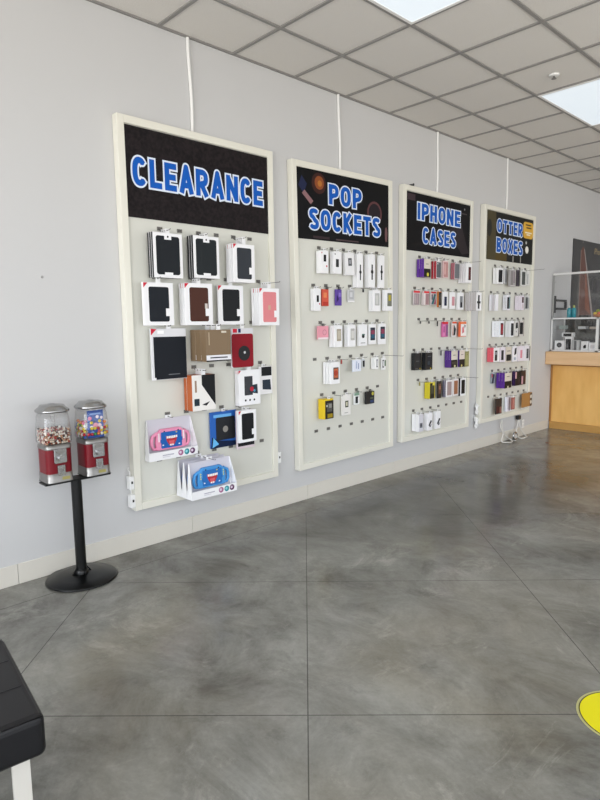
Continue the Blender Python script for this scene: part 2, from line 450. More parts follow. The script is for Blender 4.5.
for b in range(4):
    x0, x1, z0, z1 = BOARD[b]; cx = (x0+x1)/2
    T = empty('display_board', (cx, -.015, z0)); hw = (x1-x0)/2; hh = z1-z0; fw = .05
    f = MB()
    f.box(-hw, -hw+fw, -.047, .012, 0, hh, M_frame).box(hw-fw, hw, -.047, .012, 0, hh, M_frame)
    f.box(-hw+fw, hw-fw, -.047, .012, 0, fw, M_frame).box(-hw+fw, hw-fw, -.047, .012, hh-fw, hh, M_frame)
    f.build('frame', T, bevel=.003)
    MB().box(-hw+fw, hw-fw, -.030, -.004, fw, hh-fw, M_panel).build('back_panel', T)
    s0, s1 = SIGNZ[b][0]-z0, SIGNZ[b][1]-z0
    sg = MB().box(-hw+fw+.001, hw-fw-.001, -.036, -.0302, s0, s1, M_sign[b]).build('sign_panel', T)
    L = MB(); y = -.0385
    P = lambda mb, rect, h: mb.quad(rect[0]-cx, rect[1]-z0, rect[2]-cx, rect[3]-z0, -.0363, print_mat(h))
    if b == 0: lettering(L, 'CLEARANCE', 1.960-cx, 3.049-cx, 2.428-z0, 2.609-z0, y)
    if b == 1:
        lettering(L, 'POP', 3.802-cx, 4.228-cx, 2.541-z0, 2.707-z0, y)
        lettering(L, 'SOCKETS', 3.560-cx, 4.489-cx, 2.319-z0, 2.486-z0, y)
        A = MB()
        A.disc(3.685-cx, 2.695-z0, .085, -.0363, print_mat('3a1d18'), 20).disc(3.690-cx, 2.700-z0, .055, -.0366, print_mat('8a4a26'), 20).disc(3.695-cx, 2.695-z0, .025, -.0369, print_mat('b06f2e'), 14)
        A.add([(3.485-cx, -.0364, 2.596-z0), (3.585-cx, -.0364, 2.516-z0), (3.615-cx, -.0364, 2.546-z0), (3.515-cx, -.0364, 2.625-z0)], [(0, 1, 2, 3)], print_mat('8c6a6c'))
        A.add([(3.446-cx, -.0362, 2.655-z0), (3.505-cx, -.0362, 2.596-z0), (3.545-cx, -.0362, 2.675-z0), (3.485-cx, -.0362, 2.735-z0)], [(0, 1, 2, 3)], print_mat('1c2444'))
        A.disc(4.412-cx, 2.526-z0, .105, -.0363, print_mat('5d3a3c'), 20).disc(4.412-cx, 2.526-z0, .085, -.0366, print_mat('211a20'), 20)
        A.disc(4.581-cx, 2.347-z0, .02, -.0363, print_mat('6b4c4e'), 12, .07).quad(3.884-cx, 2.247-z0, 4.183-cx, 2.259-z0, -.0363, print_mat('4d3f40')).disc(4.143-cx, 2.396-z0, .03, -.0363, print_mat('7b1f22'), 12)
        A.quad(3.605-cx, 2.247-z0, 3.804-cx, 2.267-z0, -.0363, print_mat('33272b'))
        build_clusters(A, 'printed_picture', sg)
    if b == 2:
        lettering(L, 'IPHONE', 5.067-cx, 5.856-cx, 2.552-z0, 2.715-z0, y)
        lettering(L, 'CASES', 5.159-cx, 5.772-cx, 2.327-z0, 2.484-z0, y)
        A = MB()
        A.add([(5.597-cx, -.0364, 2.496-z0), (5.876-cx, -.0364, 2.596-z0), (6.045-cx, -.0364, 2.287-z0), (5.905-cx, -.0364, 2.267-z0)], [(3, 2, 1, 0)], print_mat('2b2427'))
        A.quad(5.826-cx, 2.695-z0, 5.995-cx, 2.707-z0, -.0363, print_mat('4a4346')).disc(5.945-cx, 2.750-z0, .012, -.0363, print_mat('8a8a90'), 10)
        A.quad(4.900-cx, 2.725-z0, 5.029-cx, 2.785-z0, -.0363, print_mat('3d3035'))
        build_clusters(A, 'printed_picture', sg)
    if b == 3:
        lettering(L, 'OTTER', 6.662-cx, 7.308-cx, 2.581-z0, 2.733-z0, y)
        lettering(L, 'BOXES', 6.662-cx, 7.321-cx, 2.353-z0, 2.518-z0, y)
        A = MB()
        A.quad(6.424-cx, 2.256-z0, 6.642-cx, 2.808-z0, -.0363, print_mat('4a432d')).quad(6.642-cx, 2.256-z0, 6.921-cx, 2.396-z0, -.0363, print_mat('51431f'))
        A.prism([(p[0]-cx, p[1]-z0) for p in rounded(7.331, 2.571, 7.598, 2.773, .045)], -.0369, -.0362, print_mat('d9a93f'))
        for i, (a, c, w) in enumerate(((7.39, 2.730, .15), (7.41, 2.695, .14), (7.38, 2.635, .18), (7.42, 2.610, .1))):
            A.quad(a-cx, c-z0, a+w-cx, c+.016-z0, -.0372, print_mat('4c3a1c' if i < 2 else 'ece3c8'))
        A.disc(7.444-cx, 2.431-z0, .045, -.0366, print_mat('e8e6df'), 16).disc(7.419-cx, 2.516-z0, .02, -.0366, print_mat('bcbcb8'), 10)
        A.disc(6.493-cx, 2.615-z0, .055, -.0366, print_mat('2b2a25'), 16, .1)
        A.quad(7.071-cx, 2.259-z0, 7.095-cx, 2.327-z0, -.0366, print_mat('a7a59e')).quad(7.270-cx, 2.259-z0, 7.285-cx, 2.337-z0, -.0366, print_mat('a7a59e'))
        build_clusters(A, 'printed_picture', sg)
    L.build('lettering', sg)
    pm = MB().box(-.019, .019, -.0365, -.0301, -.012, .012, M_plate).box(-.016, .016, -.0372, -.0365, .002, .005, M_blackp).box(-.016, .016, -.0372, -.0365, -.006, -.003, M_blackp).mesh('slot_plate')
    for r in range(6):
        for k in range(6 if r % 2 == 0 else 7):
            o = bpy.data.objects.new('slot_plate', pm); COL.objects.link(o); o.parent = T
            o.location = (CX[b]+SP*(k-(2.5 if r % 2 == 0 else 3))-cx+(.004 if b == 1 else 0), 0, zrow(b, r)-z0)
    if b == 1: T.rotation_euler = (0, -LEAN, 0); T.location.x += LEAN*1.26
    tag(T, BLAB[b], 'display board', 'wall display boards')
    if b == 2:
        k = MB().box(-.018, .018, -.05, -.02, 0, .014, M_blackp).box(-.006, .006, -.062, -.05, .002, .02, M_blackp).build('clip', T)
        k.location = (4.969-cx, 0, hh)
# cable raceways from board tops to the ceiling
for i, (xt, xb, b) in enumerate(((2.447, 2.455, 0), (3.957, 3.968, 1), (5.466, 5.463, 2), (6.956, 6.950, 3))):
    z0 = BOARD[b][3]+.002; z1 = H-.007; c = MB(); pts = []
    for k in range(9):
        t = k/8; pts.append((xb+(xt-xb)*t+.006*math.sin(t*PI*1.6), -.012, z0+(z1-z0)*t))
    c.tube(pts, .0115, M_plas, 8)
    tag(c.build('cable_cover'), 'thin white cable cover running up the wall from the %s display board' % ('leftmost', 'second', 'third', 'rightmost')[b], 'cable cover', 'cable covers above the boards')
# small white power adapters and cords beside the boards
def adapter(x, y, z, label):
    t = empty('power_adapter', (x, y, z))
    MB().box(-.016, .016, -.028, .022, -.045, .045, M_plas).build('body', t, bevel=.004)
    MB().box(-.006, .006, -.0295, -.0275, -.005, .012, M_blackp).build('socket_hole', t)
    c = MB().tube([(0, 0, .045), (.003, .004, .07), (-.006, .012, .085), (0, .018, .10)], .003, M_plas); c.build('cord', t)
    return tag(t, label, 'power adapter', 'power adapters at the board edges')
adapter(1.846, -.036, .487, 'upper small white power adapter at left edge of clearance board')
adapter(1.849, -.036, .360, 'lower small white power adapter at left edge of clearance board')
adapter(3.172, -.030, .44, 'small white power adapter at the right edge of clearance board')
def wad(x, z, label, seed):
    rn = random.Random(seed); pts = []
    for k in range(26):
        a = k*1.15; pts.append((x+.018*math.cos(a)+rn.uniform(-.008, .008), -.03+.012*math.sin(a*1.3), z+.062*math.sin(a*.55)+rn.uniform(-.01, .01)))
    o = MB().tube(pts, .0095, M_plas, 6).build('coiled_cord')
    return tag(o, label, 'cord')
wad(6.336, .50, 'upper white cord coiled up at left edge of the rightmost board', 3)
wad(6.336, .335, 'lower white cord coiled up at left edge of the rightmost board', 5)
# ------------------------------------------------------------------ merchandise
# key: board, row, hook, x offset, front depth, back depth, width, height, top above hook row, number on the hook
PLACE = {
'A1':(0,0,0,0.002,0.138,0.065,0.221,0.290,-0.038,3), 'A2':(0,0,2,0.002,0.135,0.055,0.215,0.290,-0.027,3),
'A3':(0,0,4,0.001,0.169,0.073,0.198,0.274,-0.063,4), 'A4':(0,1,0,0.002,0.126,0.103,0.223,0.281,-0.048,1),
'A5':(0,1,2,0.002,0.138,0.061,0.230,0.288,-0.042,3), 'A6':(0,1,4,0.002,0.098,0.085,0.231,0.285,-0.044,1),
'A7':(0,1,6,0.002,0.174,0.073,0.198,0.280,-0.058,4), 'A8':(0,2,0,0.003,0.104,0.086,0.272,0.345,-0.037,1),
'A9':(0,2,2,0.002,0.248,0.052,0.211,0.219,-0.050,3), 'A10':(0,2,4,0.001,0.125,0.108,0.202,0.290,-0.044,1),
'A11':(0,3,2,0.001,0.162,0.052,0.195,0.251,-0.051,3), 'A12':(0,3,5,0.002,0.101,0.052,0.211,0.270,-0.047,3),
'A13':(0,3,6,0.001,0.084,0.070,0.129,0.232,-0.017,1), 'A14':(0,4,0,0.005,0.068,0.052,0.387,0.290,-0.018,1),
'A15':(0,4,3,0.002,0.069,0.056,0.242,0.284,-0.018,1), 'A16':(0,4,4,0.001,0.162,0.136,0.169,0.244,-0.029,2),
'A17':(0,5,2,0.006,0.236,0.053,0.385,0.270,0.017,3), 'B1':(1,0,0,0.000,0.121,0.065,0.091,0.193,-0.024,1),
'B2':(1,0,1,0.001,0.127,0.078,0.098,0.192,-0.024,1), 'B3':(1,0,2,0.000,0.121,0.089,0.118,0.205,-0.018,1),
'B4':(1,0,3,0.000,0.116,0.052,0.078,0.305,-0.022,2), 'B5':(1,0,4,-0.000,0.123,0.070,0.092,0.300,-0.025,1),
'B6':(1,0,5,-0.000,0.110,0.092,0.089,0.301,-0.025,1), 'B7':(1,1,0,-0.000,0.101,0.052,0.081,0.195,-0.020,2),
'B8':(1,1,1,-0.022,0.068,0.055,0.080,0.142,-0.033,1), 'B9':(1,1,2,-0.008,0.068,0.055,0.078,0.139,-0.032,1),
'B10':(1,1,3,0.000,0.071,0.058,0.087,0.112,-0.030,1), 'B11':(1,1,5,0.000,0.116,0.052,0.109,0.192,-0.035,3),
'B12':(1,1,6,0.001,0.135,0.094,0.114,0.195,-0.029,1), 'B13':(1,2,0,0.001,0.086,0.073,0.131,0.119,-0.025,1),
'B14':(1,2,1,0.000,0.122,0.052,0.102,0.191,-0.027,2), 'B15':(1,2,2,0.001,0.143,0.081,0.096,0.198,-0.024,2),
'B16':(1,2,3,0.001,0.140,0.113,0.115,0.193,-0.028,1), 'B17':(1,2,4,0.001,0.122,0.108,0.108,0.183,-0.032,1),
'B18':(1,2,5,0.000,0.114,0.093,0.112,0.191,-0.031,1), 'B19':(1,3,1,0.000,0.147,0.052,0.118,0.205,-0.014,3),
'B21':(1,3,3,0.000,0.130,0.116,0.111,0.119,-0.017,1), 'B22':(1,3,4,-0.000,0.074,0.061,0.047,0.083,-0.033,1),
'B23':(1,3,5,0.001,0.110,0.052,0.044,0.106,-0.032,2), 'B24':(1,3,6,-0.001,0.068,0.055,0.065,0.116,-0.043,1),
'B25':(1,4,0,0.001,0.136,0.066,0.118,0.190,-0.014,1), 'B26':(1,4,2,-0.006,0.068,0.052,0.122,0.195,-0.022,1),
'B27':(1,4,3,-0.015,0.068,0.055,0.072,0.112,-0.026,1), 'B28':(1,4,4,0.000,0.089,0.073,0.123,0.142,-0.007,1),
'C1':(2,0,0,0.001,0.143,0.052,0.113,0.184,-0.023,3), 'C2':(2,0,1,0.001,0.176,0.112,0.088,0.172,-0.047,2),
'C3':(2,0,2,0.000,0.159,0.141,0.098,0.177,-0.029,1), 'C4':(2,0,4,0.000,0.104,0.052,0.102,0.191,-0.012,2),
'C5':(2,0,5,0.000,0.159,0.052,0.108,0.219,-0.018,4), 'D1':(2,1,0,0.001,0.075,0.062,0.107,0.174,0.002,1),
'D2':(2,1,1,0.000,0.088,0.052,0.093,0.179,0.006,2), 'D3':(2,1,2,0.000,0.070,0.052,0.094,0.177,0.010,1),
'D4':(2,1,2,0.000,0.144,0.129,0.064,0.188,-0.005,1), 'D5':(2,1,3,0.000,0.113,0.100,0.100,0.182,-0.024,1),
'D6':(2,1,4,0.001,0.105,0.090,0.111,0.188,-0.019,1), 'D7':(2,1,5,-0.000,0.111,0.085,0.114,0.193,-0.022,1),
'D8':(2,1,6,-0.000,0.241,0.098,0.111,0.205,-0.021,5), 'E1':(2,2,3,-0.000,0.068,0.055,0.114,0.174,-0.018,1),
'E2':(2,2,4,0.000,0.085,0.072,0.085,0.177,-0.019,1), 'E3':(2,2,5,0.001,0.096,0.083,0.143,0.183,-0.013,1),
'F1':(2,3,0,0.000,0.100,0.052,0.113,0.172,-0.031,2), 'F2':(2,3,1,-0.000,0.129,0.079,0.124,0.181,-0.028,2),
'F3':(2,3,4,0.001,0.138,0.052,0.120,0.187,-0.025,3), 'F4':(2,3,5,0.001,0.140,0.120,0.108,0.189,-0.025,1),
'F5':(2,3,6,0.000,0.111,0.098,0.085,0.172,-0.049,1), 'G1':(2,4,1,0.001,0.120,0.053,0.104,0.189,-0.015,2),
'G2':(2,4,2,0.001,0.109,0.096,0.076,0.189,-0.027,1), 'G3':(2,4,3,0.001,0.129,0.087,0.136,0.191,-0.024,2),
'G4':(2,4,4,0.001,0.117,0.104,0.109,0.188,-0.029,1), 'G5':(2,4,5,0.001,0.113,0.091,0.113,0.198,-0.033,1),
'H1':(2,5,0,0.000,0.148,0.052,0.077,0.198,-0.011,2), 'H2':(2,5,1,0.000,0.153,0.102,0.084,0.201,-0.014,1),
'H3':(2,5,2,0.000,0.150,0.116,0.090,0.195,-0.021,1), 'I1':(3,0,0,0.001,0.123,0.052,0.130,0.182,-0.034,2),
'I2':(3,0,1,0.000,0.104,0.091,0.083,0.182,-0.031,1), 'I3':(3,0,2,0.001,0.119,0.095,0.146,0.200,-0.037,1),
'I4':(3,0,3,0.001,0.113,0.100,0.071,0.203,-0.028,1), 'I5':(3,0,4,0.001,0.108,0.095,0.131,0.196,-0.026,1),
'I6':(3,0,5,0.000,0.094,0.081,0.075,0.176,-0.031,1), 'J1':(3,1,0,0.000,0.069,0.056,0.113,0.196,-0.023,1),
'J2':(3,1,0,0.000,0.129,0.116,0.064,0.195,-0.026,1), 'J3':(3,1,2,0.001,0.114,0.052,0.082,0.188,-0.024,3),
'J4':(3,1,4,0.001,0.147,0.052,0.064,0.181,-0.027,3), 'J5':(3,1,5,0.001,0.128,0.115,0.119,0.180,-0.023,1),
'K1':(3,2,0,-0.001,0.164,0.052,0.090,0.190,-0.027,3), 'K2':(3,2,2,0.001,0.132,0.058,0.089,0.196,-0.028,2),
'K3':(3,2,3,0.001,0.112,0.099,0.106,0.182,-0.035,1), 'K4':(3,2,4,-0.001,0.105,0.079,0.124,0.195,-0.029,2),
'L1':(3,3,0,0.001,0.141,0.052,0.143,0.172,-0.026,2), 'L2':(3,3,1,0.001,0.142,0.129,0.126,0.183,-0.025,1),
'L3':(3,3,2,0.000,0.138,0.125,0.138,0.193,-0.024,1), 'L4':(3,3,3,0.000,0.143,0.130,0.122,0.189,-0.029,1),
'L5':(3,3,4,0.001,0.145,0.132,0.155,0.194,-0.028,1), 'L6':(3,3,5,-0.000,0.152,0.126,0.151,0.198,-0.026,2),
'N1':(3,4,0,-0.003,0.068,0.055,0.092,0.146,-0.008,1), 'N2':(3,4,1,0.001,0.179,0.069,0.170,0.197,-0.019,3),
'N3':(3,4,3,-0.001,0.150,0.103,0.131,0.186,-0.026,2), 'N4':(3,4,5,0.000,0.077,0.064,0.128,0.185,-0.042,1),
'O1':(3,5,1,-0.000,0.111,0.098,0.146,0.205,-0.016,1), 'O2':(3,5,3,0.000,0.087,0.055,0.129,0.184,-0.040,2),
'O3':(3,5,3,-0.000,0.143,0.130,0.078,0.152,-0.043,1), 'O4':(3,5,6,0.002,0.102,0.089,0.274,0.195,-0.018,1),
}
PLACE['A13'] = (0,3,6,.024,.088,.074,.130,.233,-.017,1)
PLACE['A16'] = (0,4,4,.001,.163,.135,.169,.245,-.029,1)
PLACE['A16b'] = (0,4,4,.018,.118,.100,.168,.295,-.034,1)
WH='eeeef0'; BK='15171a'; RD='c8243a'; GY='8f9094'
WIN = lambda case, red=True: [('case', .17, .09, .84, .90, case)] + ([('t', .0, .99, .0, .87, .14, .99, RD)] if red else []) + [('r', .72, .22, .90, .40, WH)]
PHONE = lambda x0, z0, x1, z1, c, extra=[]: [('r', x0, z0, x1, z1, c)] + extra
ITEM = {  # key: (name, look, category, body colour, face design[, tab colour])
'A1': ('tablet_case', 'black tablet case on white card', 'tablet case', '1c1d20', [('r', 0, 0, 1, 1, WH), ('case', .10, .07, .90, .93, '1b1f24'), ('r', .38, .85, .62, .96, WH), ('r', .36, .04, .64, .12, WH), ('o', .5, .915, .03, BK)]),
'A2': ('tablet_case', 'charcoal tablet case on white card', 'tablet case', '1c1d20', [('r', 0, 0, 1, 1, WH), ('case', .10, .07, .90, .93, '202528'), ('r', .38, .85, .62, .96, WH), ('r', .36, .04, .64, .12, WH), ('o', .5, .915, .03, BK)]),
'A3': ('tablet_case', 'boxed slate tablet case', 'tablet case', WH, WIN('33373d')),
'A4': ('tablet_case', 'white boxed black tablet folio', 'tablet case', WH, WIN('181d24')),
'A5': ('tablet_case', 'boxed brown tablet case', 'tablet case', WH, WIN('4a2b22')+[('r', .70, .40, .80, .52, 'c9c1bb')]),
'A6': ('tablet_case', 'white boxed black tablet folio', 'tablet case', WH, WIN('1a1c1f')),
'A7': ('tablet_case', 'boxed pink tablet case', 'tablet case', WH, WIN('d9858a')+[('r', .42, .42, .54, .54, 'c9a58f')]),
'A8': ('tablet_sleeve', 'large black tablet sleeve in clear pack', 'tablet case', 'd9d9dc', [('r', .06, .01, .99, .84, '11161e'), ('t', .0, 1, .0, .87, .16, .99, RD), ('r', .18, .90, .36, .96, 'f6f6f6'), ('r', .45, .09, .78, .105, '6b6e74'), ('r', .02, .0, .1, .05, WH)]),
'A9': ('tablet_box', 'brown tablet box', 'tablet case', '7d684f', [('r', 0, 0, 1, .04, '1b1a1a'), ('r', 0, .04, 1, .2, 'e3e3e8'), ('r', .15, .1, .85, .14, '46454c'), ('r', .10, .52, .14, .92, 'b5a48c'), ('r', .62, .9, .82, .96, 'cfc8bb')]),
'A10': ('phone_case', 'red case with black disc', 'tablet case', 'dfdce0', [('case', .0, .0, 1., .86, '8a1524'), ('r', .0, .88, 1, 1, 'd8d8dc'), ('r', .05, .89, .25, .99, RD), ('r', .3, .89, .42, .99, '1d2a5e'), ('oo', .56, .36, .28, '26282b'), ('oo', .58, .38, .05, 'd8d8d8')]),
'A11': ('tablet_case', 'orange and white tablet pack', 'tablet case', 'b55c2c', [('r', 0, 0, 1, 1, 'e9e6e2'), ('p', [(.42, 1), (1, 1), (1, .12), (.82, .3), (.42, .72)], '16171a'), ('r', .12, .52, .2, .85, '9a7f6c'), ('r', .08, .14, .3, .34, '20303a'), ('p', [(.4, .16), (.75, .24), (.6, .12)], '2b2b2e')]),
'A12': ('tablet_case', 'white tablet box picturing folio', 'tablet case', WH, [('r', .26, .28, .64, .82, '3a3c41'), ('p', [(.45, .36), (.88, .30), (.86, .58), (.6, .56)], '25303c'), ('o', .6, .45, .09, 'b3273a'), ('o', .72, .40, .05, '4b8fb0'), ('o', .3, .14, .04, BK), ('o', .5, .14, .04, BK), ('o', .7, .14, .04, BK), ('t', .0, .99, .0, .9, .12, .99, RD)]),
'A13': ('screen_protector', 'white pack with two dark panels', 'phone accessory', 'e4e3e4', [('r', .15, .66, .95, .98, '17191c'), ('p', [(.22, .18), (.9, .14), (.84, .52), (.22, .52)], '26323f')]),
'A15': ('tablet_case', 'black tablet case in bright blue box', 'tablet case', '1d5cb0', [('p', [(0, 0), (1, 0), (1, .12), (.3, .2), (.05, .32)], '0d1e3f'), ('p', [(.05, .02), (.3, .1), (.1, .3)], '69b6e8'), ('r', .12, .84, .8, .92, '6fb2e6'), ('case', .20, .20, .93, .84, '24262a'), ('o', .55, .5, .10, '8c8882')]),
'A16': ('tablet_case', 'small white boxed black case', 'tablet case', WH, WIN('16181c')),
'A16b': ('tablet_sleeve', 'black sleeve partly hidden behind smaller box', 'tablet case', 'd8c9cf', [('r', .03, .06, .98, .95, '131519')]),
'B1': ('phone_accessory_box', 'white box picturing black device', 'phone accessory', WH, [('r', .35, .52, .68, .82, BK), ('o', .75, .32, .09, RD), ('o', .12, .9, .06, RD)]),
'B2': ('phone_accessory_box', 'white box picturing small black grip', 'phone accessory', WH, [('r', .25, .3, .62, .66, '2a2b2e'), ('o', .15, .88, .06, BK)]),
'B3': ('phone_accessory_box', 'tilted white box picturing grey phone', 'phone accessory', 'e9e9ea', [('r', .32, .42, .72, .76, '55575c'), ('r', .42, .5, .62, .68, '9a9ba0')]),
'B4': ('watch_band', 'tall white box with black watch band', 'watch band', WH, [('r', .42, .22, .60, .68, BK), ('o', .51, .46, .2, '232427')]),
'B5': ('watch_band', 'tall white box with black watch band', 'watch band', WH, [('r', .42, .24, .62, .70, BK), ('o', .52, .48, .2, '232427')]),
'B6': ('watch_band', 'tall white box with black watch band', 'watch band', WH, [('r', .42, .25, .62, .70, BK), ('o', .52, .50, .2, '232427')]),
'B7': ('phone_accessory_box', 'white box picturing black device', 'phone accessory', WH, [('r', .4, .4, .72, .7, BK), ('o', .82, .32, .09, RD)]),
'B8': ('phone_grip', 'orange phone grip pack', 'phone accessory', 'd4553f', [('r', .1, .05, .9, .25, 'b53a30'), ('r', .2, .5, .7, .8, 'e58a5b')], BK),
'B9': ('phone_grip', 'purple phone grip pack', 'phone accessory', '5b3f9a', [('p', [(.1, .15), (.55, .4), (.2, .7)], '31205f'), ('r', .5, .55, .85, .8, '8a74c4')], BK),
'B10': ('phone_stand', 'grey phone stand in clear pack', 'phone accessory', 'c4c4c6', [('r', .2, .25, .85, .9, 'aeb0b3'), ('r', .3, .4, .7, .8, 'd0d1d4'), ('r', 0, 0, 1, .12, 'f2f2f2')]),
'B11': ('phone_case', 'white box with clear phone case', 'phone case', WH, [('case', .22, .28, .82, .86, 'b9bab8'), ('r', .3, .34, .62, .76, 'cccdca')]),
'B12': ('phone_case', 'white box with yellow and grey picture', 'phone case', WH, [('case', .28, .22, .85, .85, '77796f'), ('r', .4, .48, .72, .76, 'b3a43c')]),
'B13': ('phone_grip', 'pink square grip pouch', 'phone accessory', 'e59aa9', [('o', .62, .52, .19, 'c97f90'), ('o', .62, .52, .14, 'e2a0ae'), ('r', 0, 0, 1, .14, 'efdfe2')], BK),
'B14': ('phone_case', 'white box with beige phone', 'phone case', WH, [('case', .28, .28, .82, .84, 'a89f90'), ('r', .36, .38, .74, .76, 'c0b8a8')]),
'B15': ('phone_case', 'white box with silver phone', 'phone case', WH, [('case', .28, .30, .84, .84, 'b7b6b2'), ('r', .36, .4, .74, .74, 'd4d3cf')]),
'B16': ('phone_case', 'white box with black round logo', 'phone case', WH, [('o', .5, .46, .17, '1e2124'), ('r', .35, .5, .7, .56, '4e6f66'), ('r', .2, .12, .75, .15, '6d6d70')]),
'B17': ('phone_case', 'white box with dark blue phone', 'phone case', WH, [('case', .22, .2, .82, .84, '363b46'), ('r', .3, .5, .74, .7, '8d3f57'), ('r', .3, .3, .74, .5, '2d5f78')]),
'B18': ('phone_case', 'white box with dark blue phone', 'phone case', WH, [('case', .26, .26, .84, .86, '363b46'), ('r', .34, .52, .76, .74, '8d3f57'), ('r', .34, .34, .76, .52, '2d5f78')]),
'B19': ('phone_case', 'white box with orange phone', 'phone case', WH, [('case', .3, .2, .86, .76, '5b4a45'), ('r', .36, .28, .78, .7, 'c06a48'), ('o', .55, .5, .2, 'a8402c')]),
'B21': ('earphones', 'white earphones in pale blue pack', 'earphones', 'dfe4f0', [('r', .35, .25, .5, .75, 'a6b3cf'), ('r', .62, .2, .74, .7, '8f9dbd'), ('o', .45, .78, .1, 'b7c1d8')]),
'B22': ('car_charger', 'small black charger pack', 'phone accessory', 'c9ccd0', [('r', .3, .1, .9, .8, '202226')]),
'B23': ('ring_clip', 'white ring clip pack', 'phone accessory', 'f0f0f0', [('r', .3, .15, .75, .85, '55565a'), ('r', .42, .25, .63, .75, 'f0f0f0')]),
'B24': ('ring_clip', 'white clip beside green pack', 'phone accessory', 'ededed', [('r', .2, .18, .62, .82, '505155'), ('r', .3, .28, .52, .72, 'f0f0f0'), ('r', .75, .3, 1, .8, '41653f')]),
'B25': ('phone_case', 'yellow and black boxed case', 'phone case', 'e0bf1d', [('r', .12, .0, 1, .92, '23211d'), ('r', .3, .35, .85, .8, '53524e'), ('r', .35, .05, .9, .25, '9a8420'), ('r', .5, .55, .8, .75, '8d8c86'), ('o', .3, .66, .08, 'c9c9c6')]),
'B26': ('phone_accessory_box', 'off white box with small window', 'phone accessory', 'e8e6e2', [('r', .38, .38, .74, .70, '3f4236'), ('r', .46, .44, .66, .64, 'c7c4ae'), ('r', .3, .1, .7, .13, '9a9996')]),
'B27': ('car_charger', 'small green and white charger pack', 'phone accessory', 'e6e9e8', [('r', 0, .78, 1, 1, '7c9c88'), ('r', .25, .12, .8, .7, '25282b'), ('r', .75, .05, 1, .6, 'f4f4f4')], '4f6b5c'),
'B28': ('phone_accessory_box', 'black accessory box with yellow corner', 'phone accessory', '15161a', [('o', .8, .8, .14, 'b7b24a'), ('r', .5, .1, .9, .3, '34456e'), ('r', .5, .4, .85, .5, '5a6650')]),
'C1': ('rugged_phone_case', 'purple rugged case box', 'phone case', '5d2b93', [('r', 0, 0, 1, 1, '26221f'), ('r', .0, .46, 1, 1, 'd8cfc2'), ('r', .3, .7, .7, .74, '77706a'), ('o', .6, .14, .16, 'd6cf4b'), ('r', .1, .2, .4, .42, '15161a')]),
'C2': ('phone_case', 'red box with grey phone case', 'phone case', 'b2353f', [('r', 0, 0, 1, 1, 'd8d0d0'), ('case', .08, .06, .92, .94, '5d6064'), ('o', .25, .85, .09, 'd9d9d9')]),
'C3': ('phone_case', 'pale pink clear phone case', 'phone case', 'd9bfbf', [('case', .12, .06, .92, .92, 'b98a88'), ('r', .2, .2, .5, .8, 'd2aaa6')]),
'C4': ('phone_case', 'rose box with grey phone case', 'phone case', 'b96d7a', [('r', .0, .0, 1, 1, 'b9b3b6'), ('case', .1, .06, .94, .94, '6d7074')]),
'C5': ('phone_case', 'white box with dark red phone', 'phone case', WH, [('case', .38, .14, .82, .82, '3a1a1c'), ('r', .46, .2, .74, .74, '5a2626')]),
'D1': ('phone_case', 'red topped grey striped case pack', 'phone case', 'cfc7c8', [('r', 0, .86, 1, 1, 'd8333a'), ('r', .08, .02, .92, .82, '9a8f92'), ('r', .2, .1, .34, .76, 'b8a9ab'), ('r', .5, .1, .64, .76, 'b59ea2')]),
'D2': ('phone_case', 'red topped clear case pack', 'phone case', 'd6cccb', [('r', 0, .86, 1, 1, 'd8333a'), ('r', .3, .04, .95, .82, 'a08184'), ('r', .08, .04, .26, .82, 'e6dedd')]),
'D3': ('phone_case', 'teal and pink patterned case', 'phone case', 'dcd4d6', [('r', 0, .88, 1, 1, 'd8333a'), ('p', [(.05, .05), (.5, .05), (.95, .8), (.6, .84)], '43808a'), ('p', [(.55, .05), (.95, .05), (.95, .6)], 'c05a78'), ('r', .1, .4, .3, .8, '4b3b5e')]),
'D4': ('phone_case', 'black case with orange edge', 'phone case', 'b8692c', [('r', .2, 0, 1, .94, '2b2a29'), ('r', .35, .3, .85, .8, '4a473f'), ('r', .3, .02, .8, .12, 'd0c7bb')]),
'D5': ('phone_case', 'white box with navy phone', 'phone case', WH, [('case', .3, .18, .74, .72, '1d2742')]),
'D6': ('phone_case', 'white box with pink phone', 'phone case', WH, [('case', .36, .2, .82, .74, 'c58e96')]),
'D7': ('phone_case', 'white box with black grey phone', 'phone case', WH, [('case', .34, .12, .8, .8, '7f8184'), ('r', .4, .16, .74, .44, '242529')]),
'D8': ('phone_case', 'grey red-cornered pack', 'phone case', 'bdb9b8', [('r', 0, 0, 1, 1, WH), ('r', .32, .1, .62, .86, '121316'), ('r', .15, .4, .8, .52, '1a1b1e')]),
'E1': ('phone_case', 'magenta pack with red top', 'phone case', 'c8609a', [('r', 0, .86, 1, 1, 'd22d33'), ('r', .1, .06, .5, .82, 'd987b8'), ('r', .62, .05, .95, .82, '8a5a86'), ('r', .2, .3, .4, .7, 'a84e86')]),
'E2': ('phone_case', 'black and white patterned case pack', 'phone case', 'dedada', [('r', 0, .88, 1, 1, 'd4502d'), ('p', [(.3, .1), (.7, .1), (.9, .5), (.4, .82)], '2c2c30'), ('r', .08, .1, .24, .8, 'b9693a')]),
'E3': ('phone_case', 'orange pack with white and pink case', 'phone case', 'e0633a', [('r', .2, .04, 1, .84, 'eeeae8'), ('p', [(.4, .2), (.7, .3), (.6, .7), (.4, .6)], 'd4707c'), ('r', .2, .86, .9, .98, 'f08a58'), ('p', [(.75, .5), (.9, .75), (.7, .8)], '5a4b4f')]),
'F1': ('rugged_phone_case', 'black rugged case box', 'phone case', '17181b', [('r', .12, .2, .8, .85, '2b2c2f'), ('r', .2, .5, .7, .55, '5d5e60'), ('o', .82, .08, .07, 'd1c246'), ('r', .1, .06, .5, .1, '6a6a6c')]),
